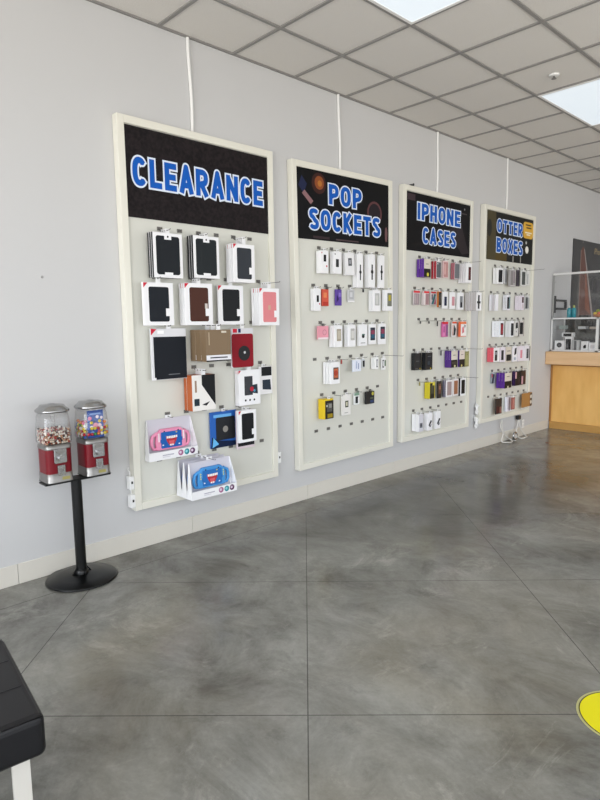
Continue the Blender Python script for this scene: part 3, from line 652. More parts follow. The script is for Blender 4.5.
'F2': ('rugged_phone_case', 'black rugged case box', 'phone case', '15171b', [('r', .15, .2, .85, .85, '23262d'), ('o', .74, .08, .07, 'd1c246'), ('r', .3, .76, .75, .8, '62646a'), ('r', .3, .3, .6, .5, '38414b')]),
'F3': ('rugged_phone_case', 'purple rugged case box', 'phone case', '532a86', [('r', 0, 0, 1, 1, '221f1d'), ('r', .0, .46, 1, 1, 'd9d1c5'), ('r', .3, .72, .7, .76, '716a64'), ('o', .6, .08, .12, 'd9d3a4'), ('r', .1, .2, .9, .36, '474139')]),
'F4': ('rugged_phone_case', 'purple sided beige and black box', 'phone case', '532a86', [('r', 0, 0, 1, 1, '221f1d'), ('r', .0, .46, 1, 1, 'dccfc6'), ('r', .3, .72, .7, .76, '857a72'), ('o', .45, .08, .12, 'd0c67c')]),
'F5': ('phone_case', 'olive phone case pack', 'phone case', '8c8a58', [('r', .15, .1, .85, .88, 'a5a26e'), ('o', .5, .8, .1, '6d6b45')]),
'G1': ('phone_case', 'yellow edged black case', 'phone case', 'cdbd27', [('r', .12, .0, .88, .94, '24231d'), ('r', .3, .3, .7, .8, '4b493a'), ('r', .55, .8, 1, .96, 'ddcf4a')]),
'G2': ('phone_case', 'black box with brown picture', 'phone case', '1d1b1c', [('r', .25, .25, .9, .84, '6a4a3c'), ('r', .4, .5, .8, .7, 'a5785e')]),
'G3': ('phone_case', 'white framed mauve phone case', 'phone case', '4c4564', [('r', 0, 0, 1, 1, 'e6e3e4'), ('case', .22, .1, .84, .9, 'a08d8c')]),
'G4': ('phone_case', 'white framed tan phone case', 'phone case', 'e6e3e4', [('case', .16, .1, .84, .9, '9c6a4d')]),
'G5': ('phone_case', 'white framed black phone case', 'phone case', '2a2a2c', [('r', 0, 0, 1, 1, 'ededee'), ('case', .2, .12, .82, .9, '141517')]),
'H1': ('phone_case', 'white box with grey picture', 'phone case', 'f0f0f3', [('r', 0, 0, 1, 1, 'd3d3da'), ('r', .2, .22, .8, .5, '6f727a'), ('r', .35, .3, .65, .42, '3b3e45')]),
'H2': ('phone_case', 'white box with diagonal black picture', 'phone case', 'f0f0f3', [('p', [(.15, .3), (.4, .22), (.9, .52), (.6, .58)], '2c2f35'), ('p', [(.3, .2), (.6, .18), (.9, .38)], '5d6068')]),
'H3': ('phone_case', 'white box with diagonal black picture', 'phone case', 'f0f0f3', [('p', [(.25, .3), (.5, .22), (.95, .55), (.66, .6)], '2c2f35'), ('p', [(.4, .2), (.7, .18), (.95, .4)], '5d6068')]),
'I1': ('phone_case', 'white box with black phone', 'phone case', WH, [('case', .14, .10, .82, .88, '16171a')]),
'I2': ('phone_case', 'grey box with pale edge', 'phone case', '9b9da0', [('r', .0, .04, .4, .95, 'c9cacc'), ('r', .5, .1, .95, .9, '6b6d71')]),
'I3': ('phone_case', 'clear grey patterned case pack', 'phone case', 'a9a5a5', [('r', .15, .08, .6, .92, '8b8686'), ('r', .65, .2, .9, .9, '8f8388'), ('r', .2, .02, .9, .06, 'd9d4d4')]),
'I4': ('phone_case', 'dark plum phone case pack', 'phone case', '453c45', [('r', .2, .1, .8, .9, '2e2930')]),
'I5': ('phone_case', 'white framed dark grey case', 'phone case', 'd9d9d8', [('case', .16, .08, .82, .92, '4c504e')]),
'I6': ('phone_case', 'pale translucent case pack', 'phone case', 'd9dad8', [('r', .1, .1, .6, .8, 'b4b6b6')]),
'J1': ('phone_case', 'plain white side-on box', 'phone case', 'e9e8ee', [('r', .1, .05, .9, .95, 'f0eff4')]),
'J2': ('phone_case', 'narrow white box', 'phone case', 'ececf2', [('r', .1, .05, .9, .95, 'f2f1f6')]),
'J3': ('phone_case', 'white box with black and teal', 'phone case', 'ececf2', [('case', .1, .1, .62, .86, '141518'), ('r', .66, .1, .95, .9, '6f8f92')]),
'J4': ('phone_case', 'lilac box with dark red window', 'phone case', 'e4dce6', [('r', .1, .5, .8, .9, '3b1c20'), ('r', .1, .1, .8, .4, 'cfc6ca')]),
'J5': ('phone_case', 'grey phone case pack', 'phone case', 'c8c9c9', [('case', .12, .08, .56, .9, '4d5053'), ('r', .6, .1, .95, .88, 'a6a8a8')]),
'K1': ('phone_case', 'white box with red window', 'phone case', 'eef0f6', [('r', .05, .12, .8, .88, '4a2326'), ('r', .2, .2, .7, .78, 'a03a44')]),
'K2': ('phone_case', 'white box with black phone', 'phone case', 'efeff2', [('case', .18, .08, .88, .86, '15161a')]),
'K3': ('phone_case', 'white box with black logo', 'phone case', 'd9d8d6', [('p', [(.3, .5), (.85, .55), (.8, .92), (.3, .9)], '1b1c20'), ('o', .5, .3, .1, '8f9092')]),
'K4': ('phone_case', 'brown edged black phone case', 'phone case', '4a2f26', [('r', 0, 0, .9, 1, 'cfccc8'), ('case', .12, .14, .78, .9, '1b1c1f')]),
'L1': ('phone_case', 'bright pink box', 'phone case', 'e0606f', [('r', 0, 0, 1, 1, 'efeef0'), ('r', .2, .08, .62, .8, '26272b'), ('r', .3, .5, .5, .7, 'a8a9ad')]),
'L2': ('phone_case', 'lilac white box with black phone', 'phone case', 'e2dbe4', [('case', .18, .14, .62, .8, '1f2024')]),
'L3': ('phone_case', 'beige pack with black lower half', 'phone case', 'd6cdbf', [('r', .08, .08, .95, .5, '1b1b1d'), ('r', .2, .7, .8, .76, '8d877c')]),
'L4': ('phone_case', 'white box with leaning black phone', 'phone case', 'ece9ee', [('p', [(.35, .42), (.75, .5), (.8, .92), (.42, .86)], '191a1d'), ('r', .3, .1, .7, .28, 'a9b4c4')]),
'L5': ('phone_case', 'white box with pink phone', 'phone case', 'e8e0e8', [('case', .38, .2, .7, .74, 'd58a98')]),
'L6': ('phone_case', 'white box with dark grey phone', 'phone case', 'e6e2e8', [('case', .38, .16, .74, .8, '4c4d50'), ('r', .88, 0, 1, .96, '1b1b1d')]),
'N1': ('phone_case', 'slanted grey and red case', 'phone case', '98a0a8', [('p', [(.1, .0), (.6, .0), (.9, .9), (.4, .9)], '3d4046'), ('r', .0, .6, .4, .95, 'a8545c')]),
'N2': ('rugged_phone_case', 'purple rugged case box', 'phone case', '5b2b92', [('r', 0, 0, 1, 1, '1d1b1b'), ('r', .0, .46, 1, 1, 'd9cfc0'), ('r', .3, .74, .7, .78, '5f5a54'), ('o', .5, .06, .1, 'cfc9b2')]),
'N3': ('phone_case', 'pink and black case box', 'phone case', '3c2452', [('r', 0, 0, 1, 1, '1c181b'), ('r', .0, .5, .3, .95, 'd6aab0'), ('r', .5, .05, .9, .5, '34262a')]),
'N4': ('phone_case', 'brown black pack with pink strip', 'phone case', '2a201f', [('r', .1, .05, .42, .6, 'd0a1ab'), ('r', .55, .2, .95, .9, '4d332b')]),
'O1': ('phone_case', 'black and brown case pack', 'phone case', '2b2221', [('r', .1, .06, .55, .5, '4a2226'), ('r', .62, .05, .95, .45, '8d6058'), ('p', [(.1, .55), (.6, .65), (.4, .95)], '3a3436')]),
'O2': ('phone_case', 'white lilac box', 'phone case', 'f1f0f8', [('r', .45, .04, .6, .96, '8a7f9c'), ('r', .6, .03, .95, .97, 'f6f5fb')]),
'O3': ('phone_case', 'dusty red narrow pack', 'phone case', '9c5a54', [('r', .2, .1, .8, .85, 'b97b72')]),
'O4': ('cardboard_pack', 'brown cardboard pack', 'phone accessory', 'a97a45', [('r', .78, .05, 1, .95, '5d4a36'), ('o', .88, .7, .09, 'd9d4c8'), ('o', .88, .3, .09, 'd9d4c8'), ('r', .78, .0, .9, .08, '2a2420')]),
}
ROWN = ('top', 'second', 'third', 'fourth', 'fifth', 'bottom')
ORD = ('first', 'second', 'third', 'fourth', 'fifth', 'sixth', 'seventh', 'eighth')
BN = ('leftmost', 'second', 'third', 'rightmost')
DROP = .020      # wire runs this far under the slot plate

def face_parts(w, h, design, y):
    """printed front (flat areas) and any moulded case, in x,z about the pack's top centre"""
    X = lambda u: (u-.5)*w
    Z = lambda v: (v-1)*h
    pr = MB(); cases = []; late = MB(); k = 0; seen = False
    for d in design:
        k += 1
        if d[0] == 'case':
            x0, z0, x1, z1 = X(d[1]), Z(d[2]), X(d[3]), Z(d[4])
            mb = MB(); mb.prism(rounded(x0, z0, x1, z1, min(x1-x0, z1-z0)*.09), y-.0025, y+.0005, mat('case_'+d[5], d[5],   .5, spec=.2)); cases.append(mb); seen = True
            continue
        t = late if seen else pr; yy = y - .0002*k - (.0026 if seen else 0); m = print_mat(d[-1])
        if d[0] == 'r': t.quad(X(d[1]), Z(d[2]), X(d[3]), Z(d[4]), yy, m)
        elif d[0] in ('o', 'oo'): t.disc(X(d[1]), Z(d[2]), d[3]*w, yy, m, 18)
        elif d[0] == 't': t.add([(X(d[1]), yy, Z(d[2])), (X(d[3]), yy, Z(d[4])), (X(d[5]), yy, Z(d[6]))], [(0, 1, 2)], m)
        elif d[0] == 'p': t.add([(X(a), yy, Z(b)) for a, b in d[1]], [tuple(range(len(d[1])))], m)
    return pr, cases, late
def tab_mesh(mb, y0, y1, ztop, zwire, m, tw=.034):
    """hang tab from the pack top up round the wire, with a real hole"""
    hw = .006; z1 = zwire+.0095
    mb.box(-tw/2, -hw, y0, y1, ztop-.003, z1, m); mb.box(hw, tw/2, y0, y1, ztop-.003, z1, m)
    mb.box(-hw, hw, y0, y1, zwire+.0035, z1, m); mb.box(-hw, hw, y0, y1, ztop-.003, max(ztop, zwire-.006), m)
def make_pack(key, w, h, t, top):
    """one pack: root at its hook wire; pack body, hang tab, printed front and moulded case as parts"""
    nm, look, cat, body, design = ITEM[key][:5]
    root = empty(nm, (0, 0, 0))
    bm = mat('pack_'+body, body, .45, spec=.4)
    MB().box(-w/2, w/2, -t/2, t/2, -h, 0, bm).build('box', root, loc=(0, 0, top), bevel=min(.0015, t*.2), seg=1)
    tc = ITEM[key][5] if len(ITEM[key]) > 5 else ('e9e9ea' if body != '15161a' else BK)
    tb = MB(); tab_mesh(tb, -t/2+.001, -t/2+.0022, top, -DROP, mat('tab_'+tc, tc, .4), min(.034, w*.45)); tb.build('hang_tab', root)
    pr, cases, late = face_parts(w, h, design, -t/2)
    if pr.f:
        if key in ('A9', 'A10', 'A11', 'A12', 'A13', 'A15', 'B21', 'B2', 'B3'): build_clusters(pr, 'printed_front', root, (0, 0, top))
        else: pr.build('printed_front', root, loc=(0, 0, top))
    for c in cases: c.build('moulded_case', root, loc=(0, 0, top), bevel=.0008, seg=1)
    if late.f: late.build('paper_insert', root, loc=(0, 0, top))
    return root
def kid_tree(o): return [(c, kid_tree(c)) for c in children(o)]
# order of the stacks along each row
rows = {}
for key, p in PLACE.items(): rows.setdefault((p[0], p[1]), []).append((p[2]+p[4]*.01, key))
pos = {}
for rk, lst in rows.items():
    lst.sort()
    for i, (q, key) in enumerate(lst): pos[key] = (i, len(lst))
hooked = set(); front = {}
TRAYS = ('A14', 'A17')
def where(key, i, n, stack):
    b, r = PLACE[key][:2]; o = 'last' if i == n-1 and n > 2 else ORD[i]
    if stack: return ' stack %s of the %s row, %s board' % (o, ROWN[r], BN[b])
    return ''
for key, p in PLACE.items():
    b, r, k, dx, df, db, w, h, top, n = p
    hooked.add((b, r, k)); front[(b, r, k)] = max(df, front.get((b, r, k), 0))
    if key in TRAYS: continue
    i, m = pos[key]
    if top > -.031: h += (-.031-top); top = -.031
    db = max(db, .0545); df = max(df, db+.011*n)
    tt = (df-db)/n; t = tt-(.0058 if any(d[0] == 'case' for d in ITEM[key][4]) else .0022)*(n > 1)
    x = hookx(b, r, k)+dx; z = rowz(b, r, k)
    look, cat = ITEM[key][1:3]
    o0 = 'last' if i == m-1 and m > 2 else ORD[i]
    # two packs on one hook: each gets its own wire slot, so its tab still rings the wire
    proto = make_pack(key, w, h, t, top)
    if abs(dx) > .004:
        for c in children(proto):
            if c.name.startswith('hang_tab'): c.location.x = -dx
    proto.location = (x, -(df-t/2), z)
    kids = kid_tree(proto)
    for q in range(n):
        o = proto if q == 0 else copy_tree(proto, kids)
        rr = random.Random(key+str(q))
        o.location = (x+(rr.uniform(-.003, .003) if q else 0), -(df-t/2-q*tt), z)
        tilt = -math.radians(4) if key == 'B3' else 0
        o.rotation_euler = (0, tilt, 0)
        if n == 1: lb = '%s, %s in the %s row of the %s board' % (look, o0, ROWN[r], BN[b])
        else:
            rk = 'frontmost' if q == 0 else ('rearmost' if q == n-1 else ORD[q]+' from front')
            lb = '%s, %s in %s stack, %s row, %s board' % (look, rk, o0, ROWN[r], BN[b])
        tag(o, lb, cat, 'packs on the %s row of the %s board' % (ROWN[r], BN[b]))

# toy-like tablet cases in open white trays
def make_tray(col, col2, w=.372, h=.275, d=.055, band=False):
    root = empty('kids_tablet_case', (0, 0, 0)); top = -.031
    b = MB(); bt = .003; z0 = top-h; hw = w/2
    b.box(-hw+.017, hw-.017, -bt, 0, z0+.0, top, mat('tray_back', 'cbc9d2', .5))
    # sloping side cheeks, floor and front lip
    for s in (-1, 1):
        vs = [(s*(hw-.018), 0, top-.005), (s*(hw-.018), -.012, top-.005), (s*hw, -d, z0+.062), (s*hw, -d, z0), (s*hw, 0, z0), (s*(hw-.005), 0, z0+.06)]
        v2 = [(x-s*.002, y, z) for x, y, z in vs]
        b.add(vs+v2, [(0, 1, 2, 3, 4, 5), (11, 10, 9, 8, 7, 6), (0, 6, 7, 1), (1, 7, 8, 2), (2, 8, 9, 3), (3, 9, 10, 4), (4, 10, 11, 5), (5, 11, 6, 0)], M_white)
        b.add([(s*(hw-.018), -.001, z0), (s*hw, -.001, z0), (s*(hw-.005), -.001, z0+.06), (s*(hw-.018), -.001, top-.005)], [(0, 1, 2, 3)], M_white)
    b.box(-hw, hw, -d, 0, z0, z0+.003, M_white)
    b.box(-hw, hw, -d-.002, -d, z0, z0+.058, M_white)
    b.build('tray', root)
    tb = MB(); tab_mesh(tb, -.002, -.0008, top, -DROP, M_white, .05); tb.build('hang_tab', root)
    pr = MB(); y = -d-.0026
    for i, (u, c) in enumerate(((.16, 'a4688c'), (.255, '2d8a96'), (.345, '5a2f58'))):
        x = -hw+w*(.42+u*1.35); pr.disc(x, z0+.030, .021, y, print_mat(c), 16).disc(x-.004, z0+.032, .010, y-.0004, print_mat('d9c9d9' if i != 1 else '8fd0d6'), 12)
    pr.quad(-hw+.10, z0+.026, -hw+.19, z0+.034, y, print_mat('b4b3c0')); pr.quad(-hw+.10, z0+.016, -hw+.16, z0+.020, y, print_mat('c4c3cc'))
    pr.build('printed_lip', root)
    m = mat('foam_'+col, col, .55)
    c0, cw, c1, c2 = 0, .112, z0+.060, z0+.205
    by0, by1 = -.034, -.006
    fb = MB(); outer = [(-cw, c1), (cw, c1), (cw+.008, c1+.05), (cw, c2-.03), (cw-.035, c2), (-cw+.035, c2), (-cw, c2-.03), (-cw-.008, c1+.05)]
    fb.prism(outer, by0, by1, m); fo = fb.build('foam_bumper', root, bevel=.006)
    hd = MB()
    for s in (-1, 1):
        pts = [(s*(cw-.004), -.02, c1+.012), (s*(cw+.022), -.021, c1+.014), (s*(cw+.034), -.021, c1+.035), (s*(cw+.036), -.021, c1+.07), (s*(cw+.026), -.021, c1+.10), (s*(cw-.006), -.02, c1+.118)]
        hd.tube(pts, .012, m, 10)
    hd.build('handles', root)
    scn = MB(); mb_ = print_mat(col2); ys = by0-.0015
    scn.prism(rounded(-.082, c1+.012, .082, c1+.125, .008), ys, by0+.001, mb_)
    scn.quad(-.088, c1+.05, -.078, c1+.075, ys-.0002, mb_).quad(.078, c1+.05, .088, c1+.075, ys-.0002, mb_)
    # an open laughing mouth
    mz = c1+.095
    scn.add([(x, ys-.0006, z) for x, z in ((-.046, mz), (0, mz-.006), (.046, mz), (.040, mz-.032), (.020, mz-.066), (0, mz-.074), (-.020, mz-.066), (-.040, mz-.032))], [tuple(range(7, -1, -1))], print_mat('b5323c'))
    scn.add([(x, ys-.001, z) for x, z in ((-.024, mz-.035), (.024, mz-.035), (.014, mz-.064), (-.014, mz-.064))], [(0, 3, 2, 1)], print_mat('d4606a'))
    for q in range(6):
        x = -.040+q*.0146; scn.quad(x, mz-.020+abs(q-2.5)*.001, x+.012, mz-.002, ys-.0012, print_mat('f4f2ee'))
    scn.quad(-.016, mz-.070, -.002, mz-.060, ys-.0012, print_mat('f4f2ee')).quad(.002, mz-.070, .015, mz-.060, ys-.0012, print_mat('f4f2ee'))
    for x, z, c in ((-.068, c1+.035, 'e8eef4'), (.06, c1+.03, 'dfe9f2'), (.04, c1+.115, 'c7b84e')):
        scn.quad(x-.006, z-.004, x+.006, z+.004, ys-.0006, print_mat(c))
    scn.build('screen_picture', root)
    ey = MB()
    for s in (-1, 1): ey.disc(s*.055, c2-.018, .0065, by0-.0008, M_blackp, 12)
    if col == '3f8fd0':
        for s in (-1, 1):
            for q in range(3): ey.disc(s*.098, c1+.07+q*.017, .0055, by0-.0008, print_mat('d9d66a'), 10)
    else:
        for s in (-1, 1): ey.quad(s*.098-.006, c1+.06, s*.098+.006, c1+.12, by0-.0006, print_mat('f0dfe6'))
    ey.build('eyes_and_spots', root)
    return root
p = PLACE['A14']; o = make_tray('e58fb0', '1f5fae', w=.385, d=.062)
o.location = (hookx(0, 4, 0)+.0, -.055, rowz(0, 4)+.004)
tag(o, 'pink tablet case with handles in an open white tray, leftmost board', 'tablet case', 'handled tablet cases for children')
p = PLACE['A17']; o = make_tray('3f8fd0', '2a6db5', w=.385, h=.250, d=.062)
kids = kid_tree(o)
for q in range(3):
    c = o if q == 0 else copy_tree(o, kids)
    c.location = (hookx(0, 5, 2), -.198+q*.0665, rowz(0, 5)+.004)
    tag(c, 'blue tablet case with handles in open white tray, %s' % ('frontmost of the lowest stack', 'middle of the lowest stack', 'rearmost of the lowest stack')[q], 'tablet case', 'handled tablet cases for children')

# wire hooks
WMESH = {}
def wire_mesh(L):
    L = round(L/.02)*.02
    if L not in WMESH:
        WMESH[L] = MB().tube([(0, -.0516, -.004), (0, -.056, -.015), (0, -.062, -DROP), (0, -L+.012, -DROP), (0, -L+.004, -DROP+.001), (0, -L, -DROP+.007)], .0018, M_wire, 6).mesh('wire_hook')
    return WMESH[L]
bare = [(1, 1, 4), (1, 3, 2), (1, 4, 1), (2, 2, 0), (2, 2, 1), (2, 2, 2), (2, 3, 3), (2, 4, 0)]
long_ = {(0, 1, 6), (2, 0, 5), (2, 1, 6), (1, 3, 6), (2, 4, 5), (2, 3, 6), (3, 1, 6), (3, 3, 6), (3, 2, 5), (3, 0, 5)}
for hk in sorted(hooked | set(bare)):
    b, r, k = hk
    o = bpy.data.objects.new('wire_hook', wire_mesh(.30 if hk in long_ else (.17 if hk in bare else max(front[hk]+.035, .12)))); COL.objects.link(o)
    o.location = (hookx(b, r, k), 0, rowz(b, r, k))
    nk = 6 if r % 2 == 0 else 7
    st = 'bare' if hk in bare else 'loaded'
    tag(o, '%s grey wire hook at slot %s from left, %s row of the %s board' % (st, ORD[k], ROWN[r], BN[b]), 'hook', 'wire hooks on the %s board' % BN[b])
# small black tags left hanging on bare hooks
def hang_stub(b, r, k, col, L, y, label):
    t = empty('hook_tag', (hookx(b, r, k), -y, rowz(b, r, k)-DROP))
    m = mat('stub_'+col, col, .45); q = MB()
    q.tube([(.0045*math.cos(a*PI/6), 0, -.0016+.0045*math.sin(a*PI/6)) for a in range(13)], .0014, m, 6, False).build('loop', t)
    MB().box(-.009, .009, -.003, .003, -.006-L, -.0055, m).build('body', t, bevel=.001)
    tag(t, label, 'hook tag', 'empty tags left on bare hooks')
hang_stub(1, 1, 4, '1a1a1c', .028, .08, 'small black tag on a bare hook, second row, second board')
hang_stub(1, 3, 2, 'a4473f', .034, .08, 'small red tag on a bare hook, fourth row, second board')
hang_stub(2, 2, 0, '1a1a1c', .022, .07, 'small black tag on first bare hook, third row, third board')
hang_stub(2, 2, 1, '1a1a1c', .022, .07, 'small black tag on second bare hook, third row, third board')
hang_stub(2, 2, 2, '1a1a1c', .050, .07, 'longer black tag on third bare hook, third row, third board')
hang_stub(2, 3, 3, '1a1a1c', .050, .07, 'black tag between the black and purple boxes, fourth row, third board')
hang_stub(2, 4, 0, '8a8446', .034, .07, 'small olive tag on bare hook, fifth row, third board')
# ------------------------------------------------------------------ twin candy machine stand
cs = empty('candy_stand', (1.418, -.19, 0))
MB().lathe([(.202, .001), (.210, .006), (.203, .014), (.13, .026), (.05, .034), (.034, .036), (.034, .05)], M_blackenamel, 40).build('base', cs)
MB().lathe([(.031, .03), (.031, .63)], M_blackenamel, 24).build('pole', cs)
col = MB().lathe([(.042, .034), (.042, .05), (.034, .06)], M_blackenamel, 24)
for a in (0, PI/2, PI, 3*PI/2):
    ca, sa = math.cos(a), math.sin(a); col.add([(ca*.03, sa*.03, .034), (ca*.062, sa*.062, .034), (ca*.03, sa*.03, .075), (ca*.03-sa*.004, sa*.03+ca*.004, .034), (ca*.062-sa*.004, sa*.062+ca*.004, .034), (ca*.03-sa*.004, sa*.03+ca*.004, .075)], [(0, 1, 2), (5, 4, 3), (0, 3, 4, 1), (1, 4, 5, 2), (2, 5, 3, 0)], M_blackenamel)
col.build('collar', cs)
MB().box(-.198, .198, -.050, .050, .622, .634, M_blackenamel).box(-.19, -.04, -.075, .075, .634, .639, M_blackenamel).box(.04, .19, -.075, .075, .634, .639, M_blackenamel).build('crossbar', cs, bevel=.003)
tag(cs, 'black pole stand with round base holding two candy machines, beside the white wall', 'candy machine stand')
def candy_machine(x, label):
    t = empty('candy_machine', (x, -.19, .640)); w = .075
    MB().lathe([(w+.002, 0), (w+.002, .008), (w, .012), (w, .052)], M_steel, 32, power=9).build('base', t)
    MB().lathe([(w-.002, .052), (w-.002, .192)], M_red, 32, power=9).build('body', t)
    MB().lathe([(w, .192), (w+.001, .196), (w-.001, .218), (w-.012, .222)], M_steel, 32, power=9).build('top_plate', t)
    # clear globe: squarish, flaring a little towards the bottom
    g = MB().lathe([(.079, .222), (.086, .235), (.084, .30), (.078, .37), (.072, .402), (.071, .402), (.077, .37), (.083, .30), (.085, .236), (.078, .2235)], M_acrylic, 36, power=5)
    g.build('globe', t)
    MB().lathe([(.012, .2225), (.012, .402)], M_acrylic, 14).build('centre_tube', t)
    MB().lathe([(.070, .4035), (.086, .4035), (.090, .410), (.088, .418), (.070, .434), (.064, .444), (.020, .448), (.016, .452), (.0, .452)], M_chrome, 32, power=2.6).build('lid', t)
    cm = MB().prism(rounded(-.036, .112, .036, .196, .006), -w-.010, -w+.003, M_chrome).build('coin_mechanism', t, bevel=.002)
    k = MB(); k.prism(rounded(-.022, .168, .022, .190, .004), -.015, -.010, M_steel).build('coin_slot', cm, loc=(0, -w, 0))
    kn = MB().tube([(0, -.008, .140), (0, -.028, .140)], .016, M_chrome, 18); kn.box(-.018, .018, -.033, -.027, .135, .145, M_chrome).build('knob', cm, loc=(0, -w, 0))
    dr = MB().prism(rounded(-.020, .040, .024, .100, .005), -w-.009, -w+.003, M_chrome).build('chute_door', t, bevel=.002)
    MB().prism(rounded(-.010, .058, .014, .080, .004), -.0105, -.009, M_steel).build('door_plate', dr, loc=(0, -w, 0))
    return tag(t, label, 'candy machine', 'candy machines on the stand')
XA, XB = 1.303, 1.533
candy_machine(XA, 'left red and chrome candy machine with mixed brown and white candy')
candy_machine(XB, 'right red and chrome candy machine with a blue card inside its globe')
MB().quad(.005, .012, .05, .030, -.0785, print_mat('9a9258')).build('sticker', [o for o in COL.objects if o.name.startswith('candy_machine')][0])
MB().quad(-.005, .012, .04, .030, -.0785, print_mat('9a9258')).build('sticker', [o for o in COL.objects if o.name.startswith('candy_machine')][1])
# mixed candy, too many to count, filling the lower half of the left globe
rn = random.Random(11); mx = MB()
CC = [mat('candy_'+h, h, .35) for h in ('e9e2d6', '6a3a2a', 'ded0bc', '3a2420', 'c99a76', 'f2eee6', '8d4a30', 'b03a34')]
pts = []
for lvl in range(7):
    z = .228+.0125*lvl
    for i in range(-6, 7):
        for j in range(-6, 7):
            x = (i+(lvl % 2)*.5)*.0125+rn.uniform(-.001, .001); y = (j+(lvl % 2)*.5)*.0125+rn.uniform(-.001, .001)
            lim = .074
            if max(abs(x), abs(y)) > lim or abs(x)+abs(y) > .128 or math.hypot(x, y) < .019: continue
            if lvl == 6 and rn.random() < .45: continue
            if lvl < 6 and max(abs(x), abs(y)) < .05: continue
            pts.append((x, y, z+rn.uniform(-.001, .002)))
for x, y, z in pts:
    r = .0062; m = rn.choice(CC); a = rn.uniform(.8, 1.15)
    vs = []; fs = []
    for q in range(1, 4):
        for k in range(7):
            ph = PI*q/4; th = 2*PI*k/7; vs.append((x+r*a*math.sin(ph)*math.cos(th), y+r*math.sin(ph)*math.sin(th), z+r*.92*math.cos(ph)))
    vs += [(x, y, z+r*.92), (x, y, z-r*.92)]
    for q in range(2):
        for k in range(7): fs.append((q*7+k, (q+1)*7+k, (q+1)*7+(k+1) % 7, q*7+(k+1) % 7))
    for k in range(7): fs.append((21, k, (k+1) % 7)); fs.append((22, 14+(k+1) % 7, 14+k))
    mx.add(vs, fs, m, True)
tag(mx.build('candy_mix', loc=(XA, -.19, .640)), 'brown, white and tan candy pieces filling the left globe', 'candy', kind='stuff')
# gumballs one by one in the right globe
GC = {'red': 'b02030', 'yellow': 'd8c02e', 'green': '3b8a3c', 'orange': 'd87a2c', 'blue': '3157a8', 'pink': 'd87898', 'white': 'e6e2dc'}
gm = {}
for c, h in GC.items():
    bm = bmesh.new(); bmesh.ops.create_uvsphere(bm, u_segments=12, v_segments=8, radius=.0098)
    me = bpy.data.meshes.new('gumball'); bm.to_mesh(me); bm.free(); me.materials.append(mat('gum_'+c, h, .25))
    for p_ in me.polygons: p_.use_smooth = True
    gm[c] = me
rn = random.Random(5); cnt = 0
for lvl in range(6):
    z = .234+.0172*lvl
    for i in range(-4, 5):
        for j in range(-4, 5):
            x = (i+.5*(lvl % 2))*.0202; y = (j+.5*(lvl % 2))*.0202
            if max(abs(x), abs(y)) > .0725 or abs(x)+abs(y) > .125: continue
            if math.hypot(x, y) < .024 or (lvl < 5 and max(abs(x), abs(y)) < .052): continue
            if y > .03 and x > -.05: continue
            if lvl == 5 and rn.random() < .5: continue
            if -.07 < y < -.045 and -.064 < x < .064: continue     # the card stands here
            c = rn.choice(list(GC)); o = bpy.data.objects.new('gumball', gm[c]); COL.objects.link(o)
            o.location = (XB+x, -.19+y, .640+z)
            tag(o, '%s gumball behind the clear wall of the right globe' % c, 'gumball', '%s gumballs in the right globe' % c); cnt += 1
cd = MB().box(-.050, .050, -.0585, -.0570, .226, .392, print_mat('2b4f9c'))
for x, z, r, c in ((-.034, .345, .012, 'd87898'), (.038, .345, .009, 'e6d9dc'), (.036, .27, .010, 'd8c02e'), (.012, .352, .010, 'e6d9dc'), (.026, .325, .010, 'd8c02e'), (.0, .300, .017, 'e39ab0'), (.024, .298, .013, 'e6c9d0'), (-.026, .292, .010, 'e6e2dc'), (-.02, .255, .012, '6fa0d8'), (.02, .262, .010, 'c94a58')):
    cd.disc(x, z, r, -.0590, print_mat(c), 14)
cd.quad(-.034, .366, .034, .376, -.0590, print_mat('7f9fd6')).quad(-.034, .318, .006, .330, -.0590, print_mat('1f3a7c'))
tag(cd.build('candy_card', loc=(XB, -.19, .640)), 'blue printed candy card standing inside the right globe', 'card')

# ------------------------------------------------------------------ black leather bench, front left
bn = empty('bench', (-.264, -1.652, 0), math.radians(-6)); t = .44
hx, hy = .838, .272; s = MB()
nx, ny = 1, 1
s.box(-hx, hx, -hy, hy, .313, t, M_leather)
so = s.build('seat', bn, bevel=.022, seg=4)
sm_ = MB()
for y in (-.085, .09): sm_.tube([(-hx+.02, y, t+.0002), (hx-.021, y, t+.0002)], .0022, M_leather, 6)
sm_.build('seam', so)
sm_ = MB(); sm_.tube([(-hx+.014, -hy+.008, t-.008), (hx-.008, -hy+.008, t-.008), (hx-.008, hy-.008, t-.008), (-hx+.014, hy-.008, t-.008)], .003, M_leather, 6).build('piping', so)
M_leg = mat('satin_metal_leg', '#dcd8d0', .4, metal=.25)
for sx in (-1, 1):
    for sy in (-1, 1):
        l = MB(); x = sx*(hx-.060); y = sy*(hy-.075)
        l.box(x-.0245, x+.0245, y-.008, y+.008,   .001, .312, M_leg); l.build('leg', bn, bevel=.0015)
tag(bn, 'black leather bench seat on pale metal legs at the lower left corner', 'bench')

